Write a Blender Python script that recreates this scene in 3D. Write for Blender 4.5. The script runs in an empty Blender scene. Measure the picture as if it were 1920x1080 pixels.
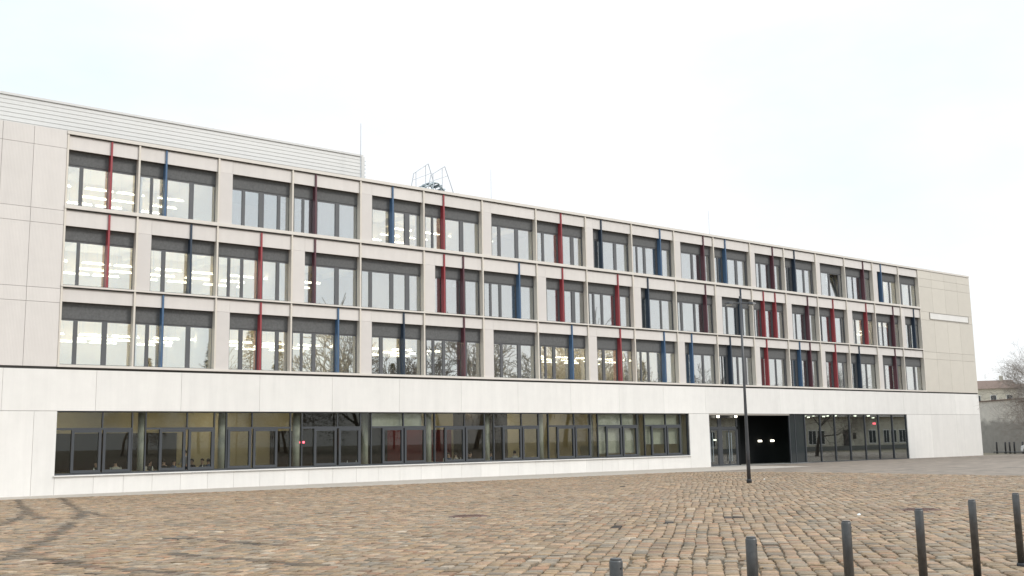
import bpy, bmesh, math, random
import numpy as np
from mathutils import Vector, Matrix
R = math.radians
random.seed(7)
rng = np.random.default_rng(11)
SC = bpy.context.scene
COL = SC.collection

# ------------------------------------------------------------------ camera
CAM = Vector((0.0, -52.0, 2.076))
YAW, PITCH, ROLL = R(38.302), R(8.417), R(-1.024)
fwd = Vector((math.sin(YAW) * math.cos(PITCH), math.cos(YAW) * math.cos(PITCH), math.sin(PITCH)))
right0 = Vector((math.cos(YAW), -math.sin(YAW), 0))
up0 = right0.cross(fwd)
cr, sr = math.cos(ROLL), math.sin(ROLL)
rx = right0 * cr + up0 * sr
ux = right0 * -sr + up0 * cr
cd = bpy.data.cameras.new('camera')
cam = bpy.data.objects.new('camera', cd)
COL.objects.link(cam)
m = Matrix((rx, ux, -fwd)).transposed().to_4x4()
m.translation = CAM
cam.matrix_world = m
cd.sensor_width = 36
cd.lens = 1952.3 / 1920 * 36
cd.clip_start = 0.1
cd.clip_end = 5000
SC.camera = cam

# ------------------------------------------------------------------ world, sun, exposure
SUN_EL, SUN_AZ = R(38), math.atan2(0.55, -0.83)          # azimuth from +Y, clockwise
w = bpy.data.worlds.new('World')
SC.world = w
w.use_nodes = True
nt = w.node_tree
nt.nodes.clear()
N = nt.nodes.new
out = N('ShaderNodeOutputWorld')
bg = N('ShaderNodeBackground')
bg.inputs['Strength'].default_value = 0.1
sky = N('ShaderNodeTexSky')
sky.sky_type = 'NISHITA'
sky.sun_disc = False
sky.sun_elevation = SUN_EL
sky.sun_rotation = SUN_AZ
tc = N('ShaderNodeTexCoord')
mp = N('ShaderNodeMapping')
mp.inputs['Scale'].default_value = (1.0, 1.0, 2.4)
nz = N('ShaderNodeTexNoise')
nz.inputs['Scale'].default_value = 1.7
nz.inputs['Detail'].default_value = 6
nz.inputs['Roughness'].default_value = 0.55
rp = N('ShaderNodeValToRGB')
rp.color_ramp.elements[0].position = 0.36
rp.color_ramp.elements[0].color = (0.84, 0.935, 0.995, 1)
rp.color_ramp.elements[1].position = 0.6
rp.color_ramp.elements[1].color = (1.0, 1.01, 1.02, 1)
mul = N('ShaderNodeVectorMath')
mul.operation = 'SCALE'
mul.inputs['Scale'].default_value = 11.6
mix = N('ShaderNodeMix')
mix.data_type = 'RGBA'
mix.inputs['Factor'].default_value = 0.88
L = nt.links.new
L(tc.outputs['Generated'], mp.inputs['Vector'])
L(mp.outputs['Vector'], nz.inputs['Vector'])
# thinner, whiter cloud towards one side of the sky; overcast skies brighten towards the zenith
dt = N('ShaderNodeVectorMath')
dt.operation = 'DOT_PRODUCT'
dt.inputs[1].default_value = (1.0, 0.0, 0.0)
ad = N('ShaderNodeMath')
ad.operation = 'MULTIPLY_ADD'
ad.inputs[1].default_value = 0.38
L(tc.outputs['Generated'], dt.inputs[0])
L(dt.outputs['Value'], ad.inputs[0])
sub = N('ShaderNodeMath')
sub.operation = 'SUBTRACT'
sub.inputs[1].default_value = 0.19
L(nz.outputs['Fac'], sub.inputs[0])
L(sub.outputs['Value'], ad.inputs[2])
L(ad.outputs['Value'], rp.inputs['Fac'])
sz = N('ShaderNodeSeparateXYZ')
L(tc.outputs['Generated'], sz.inputs['Vector'])
zen = N('ShaderNodeMapRange')
zen.interpolation_type = 'SMOOTHSTEP'
zen.inputs['From Min'].default_value = 0.3
zen.inputs['From Max'].default_value = 1.0
zen.inputs['To Min'].default_value = 1.0
zen.inputs['To Max'].default_value = 1.9
L(sz.outputs['Z'], zen.inputs['Value'])
zm = N('ShaderNodeMath')
zm.operation = 'MULTIPLY'
zm.inputs[1].default_value = 9.2
L(zen.outputs['Result'], zm.inputs[0])
L(zm.outputs['Value'], mul.inputs['Scale'])
L(rp.outputs['Color'], mul.inputs[0])
L(sky.outputs['Color'], mix.inputs['A'])
L(mul.outputs['Vector'], mix.inputs['B'])
L(mix.outputs['Result'], bg.inputs['Color'])
L(bg.outputs['Background'], out.inputs['Surface'])

sd = bpy.data.lights.new('sun', 'SUN')
sd.energy = 1.5
sd.angle = R(14)
sd.color = (1.0, 0.965, 0.92)
sun = bpy.data.objects.new('sun', sd)
COL.objects.link(sun)
sdir = Vector((math.sin(SUN_AZ) * math.cos(SUN_EL), math.cos(SUN_AZ) * math.cos(SUN_EL), math.sin(SUN_EL)))
sun.rotation_euler = sdir.to_track_quat('Z', 'Y').to_euler()
sun.location = (0, -60, 60)
SC.view_settings.view_transform = 'Standard'
SC.view_settings.look = 'None'
SC.view_settings.exposure = 0.32
SC.view_settings.gamma = 1
SC.view_settings.use_curve_mapping = False
SC.cycles.use_denoising = True
SC.cycles.max_bounces = 8
SC.cycles.transparent_max_bounces = 16
SC.cycles.sample_clamp_indirect = 4


# ------------------------------------------------------------------ materials
def mat(name, col, rough=0.6, metal=0.0, noise=0.0, nscale=4.0, bump=0.0, bscale=40.0, spec=0.5, obj_var=0.0):
    M = bpy.data.materials.new(name)
    M.use_nodes = True
    t = M.node_tree
    b = t.nodes['Principled BSDF']
    b.inputs['Base Color'].default_value = (*col, 1)
    b.inputs['Roughness'].default_value = rough
    b.inputs['Metallic'].default_value = metal
    b.inputs['Specular IOR Level'].default_value = spec
    co = t.nodes.new('ShaderNodeTexCoord')
    last = None
    if noise > 0:
        n = t.nodes.new('ShaderNodeTexNoise')
        n.inputs['Scale'].default_value = nscale
        n.inputs['Detail'].default_value = 8
        n.inputs['Roughness'].default_value = 0.65
        t.links.new(co.outputs['Object'], n.inputs['Vector'])
        mr = t.nodes.new('ShaderNodeMapRange')
        mr.inputs['From Min'].default_value = 0.3
        mr.inputs['From Max'].default_value = 0.7
        mr.inputs['To Min'].default_value = 1 - noise
        mr.inputs['To Max'].default_value = 1 + noise
        t.links.new(n.outputs['Fac'], mr.inputs['Value'])
        v = t.nodes.new('ShaderNodeVectorMath')
        v.operation = 'SCALE'
        v.inputs[0].default_value = col
        t.links.new(mr.outputs['Result'], v.inputs['Scale'])
        last = v
    if obj_var > 0:
        oi = t.nodes.new('ShaderNodeObjectInfo')
        mr = t.nodes.new('ShaderNodeMapRange')
        mr.inputs['To Min'].default_value = 1 - obj_var
        mr.inputs['To Max'].default_value = 1 + obj_var
        t.links.new(oi.outputs['Random'], mr.inputs['Value'])
        v = t.nodes.new('ShaderNodeVectorMath')
        v.operation = 'SCALE'
        v.inputs[0].default_value = col
        if last:
            t.links.new(last.outputs['Vector'], v.inputs[0])
        t.links.new(mr.outputs['Result'], v.inputs['Scale'])
        last = v
    if last:
        t.links.new(last.outputs['Vector'], b.inputs['Base Color'])
    if bump > 0:
        n = t.nodes.new('ShaderNodeTexNoise')
        n.inputs['Scale'].default_value = bscale
        n.inputs['Detail'].default_value = 5
        t.links.new(co.outputs['Object'], n.inputs['Vector'])
        bp = t.nodes.new('ShaderNodeBump')
        bp.inputs['Strength'].default_value = bump
        bp.inputs['Distance'].default_value = 0.02
        t.links.new(n.outputs['Fac'], bp.inputs['Height'])
        t.links.new(bp.outputs['Normal'], b.inputs['Normal'])
    return M


def emit(name, col, s):
    M = bpy.data.materials.new(name)
    M.use_nodes = True
    t = M.node_tree
    t.nodes.clear()
    o = t.nodes.new('ShaderNodeOutputMaterial')
    e = t.nodes.new('ShaderNodeEmission')
    e.inputs['Color'].default_value = (*col, 1)
    e.inputs['Strength'].default_value = s
    t.links.new(e.outputs['Emission'], o.inputs['Surface'])
    return M


def glass(name, f0, tint, rough=0.0, wav=0.0):
    M = bpy.data.materials.new(name)
    M.use_nodes = True
    t = M.node_tree
    t.nodes.clear()
    o = t.nodes.new('ShaderNodeOutputMaterial')
    tr = t.nodes.new('ShaderNodeBsdfTransparent')
    tr.inputs['Color'].default_value = (*tint, 1)
    gl = t.nodes.new('ShaderNodeBsdfGlossy')
    gl.inputs['Roughness'].default_value = rough
    gl.inputs['Color'].default_value = (0.985, 0.995, 1.0, 1)
    lw = t.nodes.new('ShaderNodeLayerWeight')
    lw.inputs['Blend'].default_value = 0.5
    pw = t.nodes.new('ShaderNodeMath')
    pw.operation = 'POWER'
    pw.inputs[1].default_value = 3
    mr = t.nodes.new('ShaderNodeMapRange')
    mr.inputs['To Min'].default_value = f0
    mr.inputs['To Max'].default_value = 1.0
    mx = t.nodes.new('ShaderNodeMixShader')
    if wav > 0:
        co = t.nodes.new('ShaderNodeTexCoord')
        n = t.nodes.new('ShaderNodeTexNoise')
        n.inputs['Scale'].default_value = 1.1
        n.inputs['Detail'].default_value = 1
        t.links.new(co.outputs['Object'], n.inputs['Vector'])
        bp = t.nodes.new('ShaderNodeBump')
        bp.inputs['Strength'].default_value = wav
        bp.inputs['Distance'].default_value = 0.01
        t.links.new(n.outputs['Fac'], bp.inputs['Height'])
        t.links.new(bp.outputs['Normal'], gl.inputs['Normal'])
    t.links.new(lw.outputs['Facing'], pw.inputs[0])
    t.links.new(pw.outputs['Value'], mr.inputs['Value'])
    t.links.new(mr.outputs['Result'], mx.inputs['Fac'])
    t.links.new(tr.outputs['BSDF'], mx.inputs[1])
    t.links.new(gl.outputs['BSDF'], mx.inputs[2])
    t.links.new(mx.outputs['Shader'], o.inputs['Surface'])
    return M


def streaks(M, amt):
    """faint vertical rain streaks down a wall panel"""
    t = M.node_tree
    b = t.nodes['Principled BSDF']
    src = b.inputs['Base Color'].links[0].from_socket
    g = t.nodes.new('ShaderNodeNewGeometry')
    mp_ = t.nodes.new('ShaderNodeMapping')
    mp_.inputs['Scale'].default_value = (2.2, 2.2, 0.16)
    n = t.nodes.new('ShaderNodeTexNoise')
    n.inputs['Scale'].default_value = 1.0
    n.inputs['Detail'].default_value = 7
    n.inputs['Roughness'].default_value = 0.7
    t.links.new(g.outputs['Position'], mp_.inputs['Vector'])
    t.links.new(mp_.outputs['Vector'], n.inputs['Vector'])
    mr = t.nodes.new('ShaderNodeMapRange')
    mr.inputs['From Min'].default_value = 0.3
    mr.inputs['From Max'].default_value = 0.62
    mr.inputs['To Min'].default_value = 1 - amt
    mr.inputs['To Max'].default_value = 1.02
    t.links.new(n.outputs['Fac'], mr.inputs['Value'])
    v = t.nodes.new('ShaderNodeVectorMath')
    v.operation = 'SCALE'
    t.links.new(src, v.inputs[0])
    t.links.new(mr.outputs['Result'], v.inputs['Scale'])
    t.links.new(v.outputs['Vector'], b.inputs['Base Color'])


def weave(M, sx, depth):
    """fine perforated-sheet relief and tone on a metal panel"""
    t = M.node_tree
    b = t.nodes['Principled BSDF']
    co = t.nodes.new('ShaderNodeTexCoord')
    wv = t.nodes.new('ShaderNodeTexWave')
    wv.wave_type = 'BANDS'
    wv.bands_direction = 'X'
    wv.inputs['Scale'].default_value = sx
    t.links.new(co.outputs['Object'], wv.inputs['Vector'])
    bp = t.nodes.new('ShaderNodeBump')
    bp.inputs['Strength'].default_value = depth
    bp.inputs['Distance'].default_value = 0.01
    t.links.new(wv.outputs['Fac'], bp.inputs['Height'])
    t.links.new(bp.outputs['Normal'], b.inputs['Normal'])


M_white = mat('white_facade_panel', (0.75, 0.72, 0.68), 0.7, noise=0.035, nscale=0.9, bump=0.06, bscale=30, obj_var=0.035)
streaks(M_white, 0.045)
M_beige = mat('beige_metal_panel', (0.658, 0.612, 0.572), 0.5, noise=0.03, nscale=1.2, obj_var=0.025)
weave(M_beige, 5.0, 0.15)
streaks(M_beige, 0.035)
M_tan = mat('tan_metal_panel', (0.60, 0.55, 0.475), 0.5, noise=0.03, nscale=1.2, obj_var=0.03)
weave(M_tan, 5.0, 0.15)
M_pier = mat('beige_pier_panel', (0.62, 0.575, 0.54), 0.5, noise=0.03, nscale=1.2, obj_var=0.03)
weave(M_pier, 8.0, 0.2)
M_mull = mat('pale_bronze_mullion', (0.66, 0.60, 0.52), 0.45, noise=0.03)
M_ledge = mat('beige_ledge', (0.66, 0.61, 0.55), 0.5, noise=0.04, nscale=2)
M_reveal = mat('bronze_reveal', (0.33, 0.30, 0.26), 0.5)
M_joint = mat('dark_joint', (0.05, 0.047, 0.043), 0.9)
M_jointl = mat('grey_joint', (0.26, 0.245, 0.23), 0.9)
M_frame = mat('anthracite_frame', (0.095, 0.096, 0.10), 0.45, noise=0.05)
M_blind = mat('anthracite_blind', (0.105, 0.105, 0.104), 0.7, noise=0.22, nscale=9, bump=0.3, bscale=60)
M_frameg = mat('dark_ground_frame', (0.052, 0.056, 0.062), 0.4, noise=0.05)
M_red = mat('red_fin', (0.30, 0.045, 0.052), 0.35, noise=0.06)
M_blue = mat('blue_fin', (0.06, 0.12, 0.215), 0.35, noise=0.06)
M_maroon = mat('maroon_fin', (0.10, 0.035, 0.045), 0.35, noise=0.06)
M_navy = mat('navy_fin', (0.024, 0.04, 0.065), 0.35, noise=0.06)
FM = {'r': M_red, 'b': M_blue, 'm': M_maroon, 'n': M_navy}
FL = {'r': 'bright red fin', 'b': 'bright blue fin', 'm': 'dark maroon fin', 'n': 'dark navy fin'}
M_glass = glass('coated_glass', 0.37, (0.93, 0.96, 0.95), wav=0.015)
M_glassg = glass('clear_glass', 0.03, (0.83, 0.845, 0.81), wav=0.012)
M_glassl = glass('lobby_glass', 0.19, (0.62, 0.68, 0.66), wav=0.02)
M_black = mat('black_portal', (0.010, 0.011, 0.011), 0.8, spec=0.08)
M_ceil = mat('white_ceiling', (0.82, 0.78, 0.69), 0.8)
M_wall = mat('cream_wall', (0.74, 0.66, 0.50), 0.8, noise=0.03)
M_dkwall = mat('dark_wood_wall', (0.05, 0.04, 0.035), 0.6)
M_redwall = mat('red_wall', (0.16, 0.02, 0.025), 0.6)
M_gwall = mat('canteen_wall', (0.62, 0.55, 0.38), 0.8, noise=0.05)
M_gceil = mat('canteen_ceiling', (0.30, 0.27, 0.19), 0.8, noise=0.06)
M_floor = mat('school_floor', (0.25, 0.24, 0.21), 0.5)
M_conc = mat('concrete_column', (0.46, 0.455, 0.40), 0.7, noise=0.1, nscale=6)
M_tube = emit('tube_light', (1.0, 0.92, 0.76), 7.0)
M_fill = emit('fill_glow', (1.0, 0.84, 0.6), 19.0)  # glow added to brighten the classroom ceilings
M_down = emit('downlight', (1.0, 0.93, 0.76), 4.5)
M_clamp = emit('canteen_lamp', (1.0, 0.87, 0.65), 6.5)
M_clamp2 = emit('canteen_lamp_bright', (1.0, 0.88, 0.66), 12.0)
M_rlamp = emit('red_lamp', (1.0, 0.08, 0.12), 6.0)
M_louv = mat('pale_louvre', (0.64, 0.625, 0.60), 0.45, noise=0.03)
M_steel = mat('galvanised_steel', (0.42, 0.47, 0.49), 0.4, metal=0.6)
M_rail = mat('grey_rail', (0.50, 0.52, 0.55), 0.45)
M_roof = mat('roof_gravel', (0.3, 0.29, 0.27), 0.9, noise=0.2, nscale=8)
M_pole = mat('anthracite_pole', (0.055, 0.055, 0.058), 0.4, noise=0.1, nscale=5)
M_boll = mat('bollard_steel', (0.10, 0.098, 0.096), 0.36, metal=0.6, noise=0.28, nscale=11, bump=0.08, bscale=90)
M_dkcap = mat('bollard_foot', (0.02, 0.02, 0.022), 0.6)
M_lens = mat('lamp_lens', (0.6, 0.62, 0.6), 0.3)
M_rust = mat('rusty_iron', (0.125, 0.068, 0.05), 0.7, noise=0.3, nscale=12, bump=0.5, bscale=30)
M_plaster = mat('old_plaster', (0.60, 0.55, 0.45), 0.9, noise=0.18, nscale=0.7)
M_bark = mat('bare_bark', (0.10, 0.085, 0.07), 0.9, noise=0.25, nscale=6)
M_twig = mat('bare_twig', (0.27, 0.235, 0.205), 0.9)  # paled to put distance haze into the twig colour
M_conif = mat('conifer_needles', (0.035, 0.045, 0.03), 0.9, noise=0.3, nscale=3)
M_tile = mat('red_brown_tile', (0.17, 0.115, 0.09), 0.8, noise=0.2, nscale=6)
M_carp = mat('white_car_paint', (0.75, 0.76, 0.77), 0.25)
M_cargl = mat('car_glass', (0.03, 0.035, 0.04), 0.1)
M_tyre = mat('tyre_rubber', (0.02, 0.02, 0.02), 0.8)
M_rim = mat('alloy_rim', (0.5, 0.5, 0.52), 0.3, metal=0.8)
M_skin = mat('skin', (0.50, 0.32, 0.24), 0.6)
M_hair = mat('dark_hair', (0.03, 0.022, 0.016), 0.7)
M_sh = [mat('shirt_grey', (0.12, 0.12, 0.13), 0.8), mat('shirt_pale', (0.5, 0.48, 0.45), 0.8), mat('shirt_blue', (0.10, 0.14, 0.24), 0.8), mat('shirt_black', (0.03, 0.03, 0.035), 0.8)]
M_table = mat('beech_table', (0.42, 0.32, 0.2), 0.5, noise=0.08)
M_china = mat('white_china', (0.75, 0.75, 0.73), 0.3)


# ------------------------------------------------------------------ helpers
def link(o, parent=None):
    COL.objects.link(o)
    if parent:
        o.parent = parent
    return o


def tag(o, label=None, cat=None, group=None, kind=None):
    if label:
        o['label'] = label
    if cat:
        o['category'] = cat
    if group:
        o['group'] = group
    if kind:
        o['kind'] = kind
    return o


def empty(name, loc=(0, 0, 0), rz=0):
    o = bpy.data.objects.new(name, None)
    o.location = loc
    o.rotation_euler = (0, 0, rz)
    o.empty_display_size = 0.3
    return link(o)


class MB:
    def __init__(s):
        s.v, s.f, s.m = [], [], []

    def quad(s, a, b, c, d, mi=0):
        i = len(s.v)
        s.v += [a, b, c, d]
        s.f.append((i, i + 1, i + 2, i + 3))
        s.m.append(mi)
        return s

    def box(s, x0, x1, y0, y1, z0, z1, mi=0):
        i = len(s.v)
        s.v += [(x0, y0, z0), (x1, y0, z0), (x1, y1, z0), (x0, y1, z0), (x0, y0, z1), (x1, y0, z1), (x1, y1, z1), (x0, y1, z1)]
        for q in ((0, 3, 2, 1), (4, 5, 6, 7), (0, 1, 5, 4), (1, 2, 6, 5), (2, 3, 7, 6), (3, 0, 4, 7)):
            s.f.append(tuple(i + k for k in q))
            s.m.append(mi)
        return s

    def tube(s, p, q, r0, r1=None, n=8, caps=True, mi=0):
        r1 = r0 if r1 is None else r1
        p, q = Vector(p), Vector(q)
        d = (q - p).normalized()
        a = d.orthogonal().normalized()
        b = d.cross(a)
        i = len(s.v)
        for c, r in ((p, r0), (q, r1)):
            for k in range(n):
                t = 2 * math.pi * k / n
                s.v.append(tuple(c + a * (math.cos(t) * r) + b * (math.sin(t) * r)))
        for k in range(n):
            s.f.append((i + k, i + (k + 1) % n, i + n + (k + 1) % n, i + n + k))
            s.m.append(mi)
        if caps:
            s.f.append(tuple(i + k for k in reversed(range(n))))
            s.f.append(tuple(i + n + k for k in range(n)))
            s.m += [mi, mi]
        return s

    def lathe(s, c, prof, n=20, mi=0):
        """prof: list of (r, z) from bottom to top"""
        i = len(s.v)
        for r, z in prof:
            for k in range(n):
                t = 2 * math.pi * k / n
                s.v.append((c[0] + r * math.cos(t), c[1] + r * math.sin(t), c[2] + z))
        for j in range(len(prof) - 1):
            for k in range(n):
                s.f.append((i + j * n + k, i + j * n + (k + 1) % n, i + (j + 1) * n + (k + 1) % n, i + (j + 1) * n + k))
                s.m.append(mi)
        s.f.append(tuple(i + k for k in reversed(range(n))))
        s.f.append(tuple(i + (len(prof) - 1) * n + k for k in range(n)))
        s.m += [mi, mi]
        return s

    def mesh(s, name, mats, smooth=False):
        me = bpy.data.meshes.new(name)
        me.from_pydata(s.v, [], s.f)
        if not isinstance(mats, (list, tuple)):
            mats = [mats]
        for x in mats:
            me.materials.append(x)
        if len(mats) > 1:
            me.polygons.foreach_set('material_index', s.m)
        if smooth:
            me.polygons.foreach_set('use_smooth', [True] * len(me.polygons))
        me.update()
        return me

    def build(s, name, mats, parent=None, smooth=False, bevel=0.0):
        o = bpy.data.objects.new(name, s.mesh(name, mats, smooth))
        link(o, parent)
        if bevel > 0:
            b = o.modifiers.new('bevel', 'BEVEL')
            b.width = bevel
            b.segments = 2
            b.limit_method = 'ANGLE'
        return o


def part(name, mats, parent, *boxes, bevel=0.0):
    mb = MB()
    for b in boxes:
        mb.box(*b)
    return mb.build(name, mats, parent, bevel=bevel)


SL = 0.5 / 46
def gz(y):
    """the square rises gently away from the school"""
    return -SL * y if y < 0 else 0.0


# ================================================================== the school
S = [13.61, 17.09, 21.31, 25.61, 29.94, 34.33, 38.76, 43.19, 47.61, 52.03, 56.42, 60.79, 65.12, 69.42, 73.68, 77.78, 82.01, 86.13, 89.42]
XL, XR, DEEP = -3.0, 98.72, 15.0
school = empty('school_building', (50, 0, 0))
OFF = Vector((-50, 0, 0))
tag(school, 'long modern school with beige upper storeys, white base and red and blue window fins', 'school')
B = empty('_tmp')
COL.objects.unlink(B)
bpy.data.objects.remove(B)


def sp(name, mats, *boxes, bevel=0.0, parent=None, label=None):
    """a part of the school, given in world coordinates"""
    mb = MB()
    for x0, x1, y0, y1, z0, z1 in boxes:
        if parent is None:
            mb.box(x0 - 50, x1 - 50, y0, y1, z0, z1)
        else:
            mb.box(x0 - 50, x1 - 50, y0, y1, z0, z1)
    o = mb.build(name, mats, parent or school, bevel=bevel)
    if label:
        o['label'] = label
    return o


def spm(name, mats, mb, parent=None, smooth=False):
    mb.v = [(a - 50, b, c) for a, b, c in mb.v]
    return mb.build(name, mats, parent or school, smooth)


# levels
ZT, ZTOP = 17.35, 17.54
# floors: (ledge top / glass bottom, glass top, spandrel bottom, spandrel top)
FL3 = {1: (6.12, 8.25, 9.12, 9.78), 2: (9.96, 12.09, 12.83, 13.60), 3: (13.87, 15.86, 16.63, 17.33)}
LEDGE = {1: (5.98, 6.10), 2: (9.80, 9.93), 3: (13.64, 13.86)}
REC = 0.38
R1 = [[(13.74, 14.32), (14.51, 15.67), (15.91, 17.07)], [(17.3, 17.8), (17.97, 18.52), (18.71, 19.88), (20.11, 21.27)], [(22.23, 22.76), (22.97, 23.74), (24.07, 24.86), (25.06, 25.6)], [(25.89, 26.36), (26.5, 27.07), (27.29, 28.44), (28.8, 29.86)], [(30.92, 31.42), (31.64, 32.82), (33.18, 34.27)], [(34.71, 35.11), (35.27, 35.85), (36.05, 37.24), (37.69, 38.72)], [(39.81, 40.3), (40.49, 41.7), (41.97, 43.12)], [(43.66, 43.98), (44.12, 44.67), (44.9, 46.07), (46.55, 47.59)], [(48.71, 49.16), (49.39, 50.5), (51.07, 52.01)], [(52.48, 52.82), (52.96, 53.55), (53.73, 54.96), (55.46, 56.39)], [(57.57, 58.18), (58.41, 59.35), (59.53, 60.67)], [(61.3, 61.58), (61.64, 62.01), (62.82, 63.32), (63.49, 64.08), (64.44, 65.11)], [(66.24, 67.0), (67.2, 68.01), (68.14, 69.16)], [(69.86, 70.11), (70.24, 70.6), (71.47, 72.04), (72.87, 73.49)], [(74.79, 75.54), (76.45, 77.14), (77.26, 78.03)], [(78.42, 78.93), (79.85, 80.53), (80.69, 82.04)], [(83.48, 84.83), (85.52, 86.39)], [(86.9, 88.14), (88.38, 89.58)]]
R2 = [[(13.72, 14.32), (14.47, 15.67), (15.88, 17.03)], [(17.95, 18.49), (18.69, 19.86), (20.09, 21.27)], [(21.54, 22.05), (22.19, 22.77), (22.93, 23.74), (24.05, 24.84), (25.03, 25.6)], [(26.52, 27.06), (27.28, 28.46), (28.72, 29.88)], [(30.22, 30.7), (30.91, 32.13), (32.37, 33.19), (33.49, 34.29)], [(35.34, 35.81), (36.15, 37.18), (37.63, 38.66)], [(39.1, 39.52), (39.67, 40.27), (40.46, 41.62), (42.06, 43.14)], [(44.28, 45.26), (45.83, 46.46), (46.77, 47.62)], [(48.09, 48.41), (48.56, 49.16), (49.36, 50.41), (51.01, 51.95)], [(53.17, 53.71), (53.98, 55.06), (55.2, 56.33)], [(56.92, 57.2), (57.42, 58.66), (58.84, 59.67), (60.19, 60.64)], [(61.9, 62.33), (62.48, 63.49), (64.32, 65.0)], [(65.73, 65.98), (66.07, 66.41), (67.08, 67.8), (68.58, 69.27)], [(70.57, 70.96), (71.06, 72.1), (72.86, 73.67)], [(74.22, 74.44), (74.52, 75.57), (76.41, 77.26), (77.39, 77.64)], [(79.05, 79.28), (79.43, 80.41), (81.31, 82.05)], [(82.89, 83.49), (83.61, 84.55), (85.56, 86.11)], [(87.28, 87.81), (87.94, 88.89), (89.03, 89.34)]]
R3 = [[(13.75, 14.3), (14.47, 15.65), (15.87, 17.02)], [(17.28, 17.8), (17.93, 18.48), (18.68, 19.85), (20.08, 21.25)], [(22.2, 22.78), (22.95, 23.75), (24.05, 24.85), (25.03, 25.58)], [(25.88, 26.35), (26.5, 27.02), (27.32, 28.46), (28.72, 29.9)], [(30.92, 32.08), (32.45, 33.16), (33.51, 34.28)], [(34.66, 35.13), (35.25, 35.81), (36.15, 37.22), (37.51, 38.72)], [(39.77, 40.25), (40.47, 41.66), (41.93, 43.15)], [(43.55, 43.95), (44.13, 45.28), (45.79, 46.49), (46.78, 47.52)], [(48.7, 49.26), (49.51, 50.54), (50.8, 51.89)], [(52.43, 52.78), (52.91, 53.51), (53.73, 54.78), (55.43, 56.25)], [(57.49, 58.58), (58.79, 59.6), (60.17, 60.62)], [(61.24, 61.55), (61.67, 62.0), (62.73, 63.65), (63.91, 64.88)], [(66.2, 66.57), (66.77, 67.72), (68.54, 69.2)], [(69.94, 70.15), (70.27, 70.58), (71.4, 72.29), (72.49, 73.39)], [(74.79, 75.85), (76.01, 77.25), (77.4, 77.72)], [(78.54, 79.34), (79.44, 80.42), (81.32, 82.05)], [(84.07, 85.02), (85.15, 86.13)], [(87.1, 88.35), (88.51, 89.36)]]
F1 = [(18.57, 'b'), (23.88, 'r'), (28.57, 'b'), (32.94, 'n'), (37.32, 'm'), (46.19, 'b'), (50.67, 'r'), (55.06, 'b'), (57.99, 'b'), (62.32, 'n'), (66.71, 'r'), (70.94, 'b'), (72.32, 'm'), (75.82, 'r'), (79.27, 'n'), (84.81, 'm')]
F2 = [(15.76, 'r'), (19.93, 'n'), (23.85, 'r'), (27.08, 'm'), (35.87, 'r'), (37.31, 'm'), (41.76, 'b'), (45.48, 'r'), (50.61, 'r'), (53.59, 'n'), (59.75, 'm'), (63.82, 'n'), (66.6, 'r'), (68.07, 'r'), (72.34, 'm'), (75.86, 'r'), (80.72, 'r'), (84.94, 'm'), (88.34, 'n')]
F3 = [(15.75, 'r'), (18.52, 'b'), (27.09, 'm'), (32.18, 'b'), (35.86, 'r'), (45.45, 'r'), (49.15, 'n'), (55.02, 'b'), (59.73, 'm'), (62.24, 'b'), (68.05, 'm'), (70.88, 'n'), (80.67, 'm'), (83.41, 'b')]
PIER = {3: {2: 22.1, 4: 30.73, 6: 39.52, 8: 48.33, 10: 57.14, 12: 65.75, 14: 74.31, 16: 82.77},
        2: {1: 17.84, 3: 26.42, 5: 35.16, 7: 43.99, 9: 52.82, 11: 61.54, 13: 70.14, 15: 78.56, 17: 86.8},
        1: {2: 22.1, 4: 30.73, 6: 39.56, 8: 48.41, 10: 57.18, 12: 65.8, 14: 74.32, 16: 82.74}}
ROWS = {1: R1, 2: R2, 3: R3}
MW = 0.09                                                  # face width of mullions and fins
TILT_BAY, TILT_ROW = 14, 3

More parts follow.
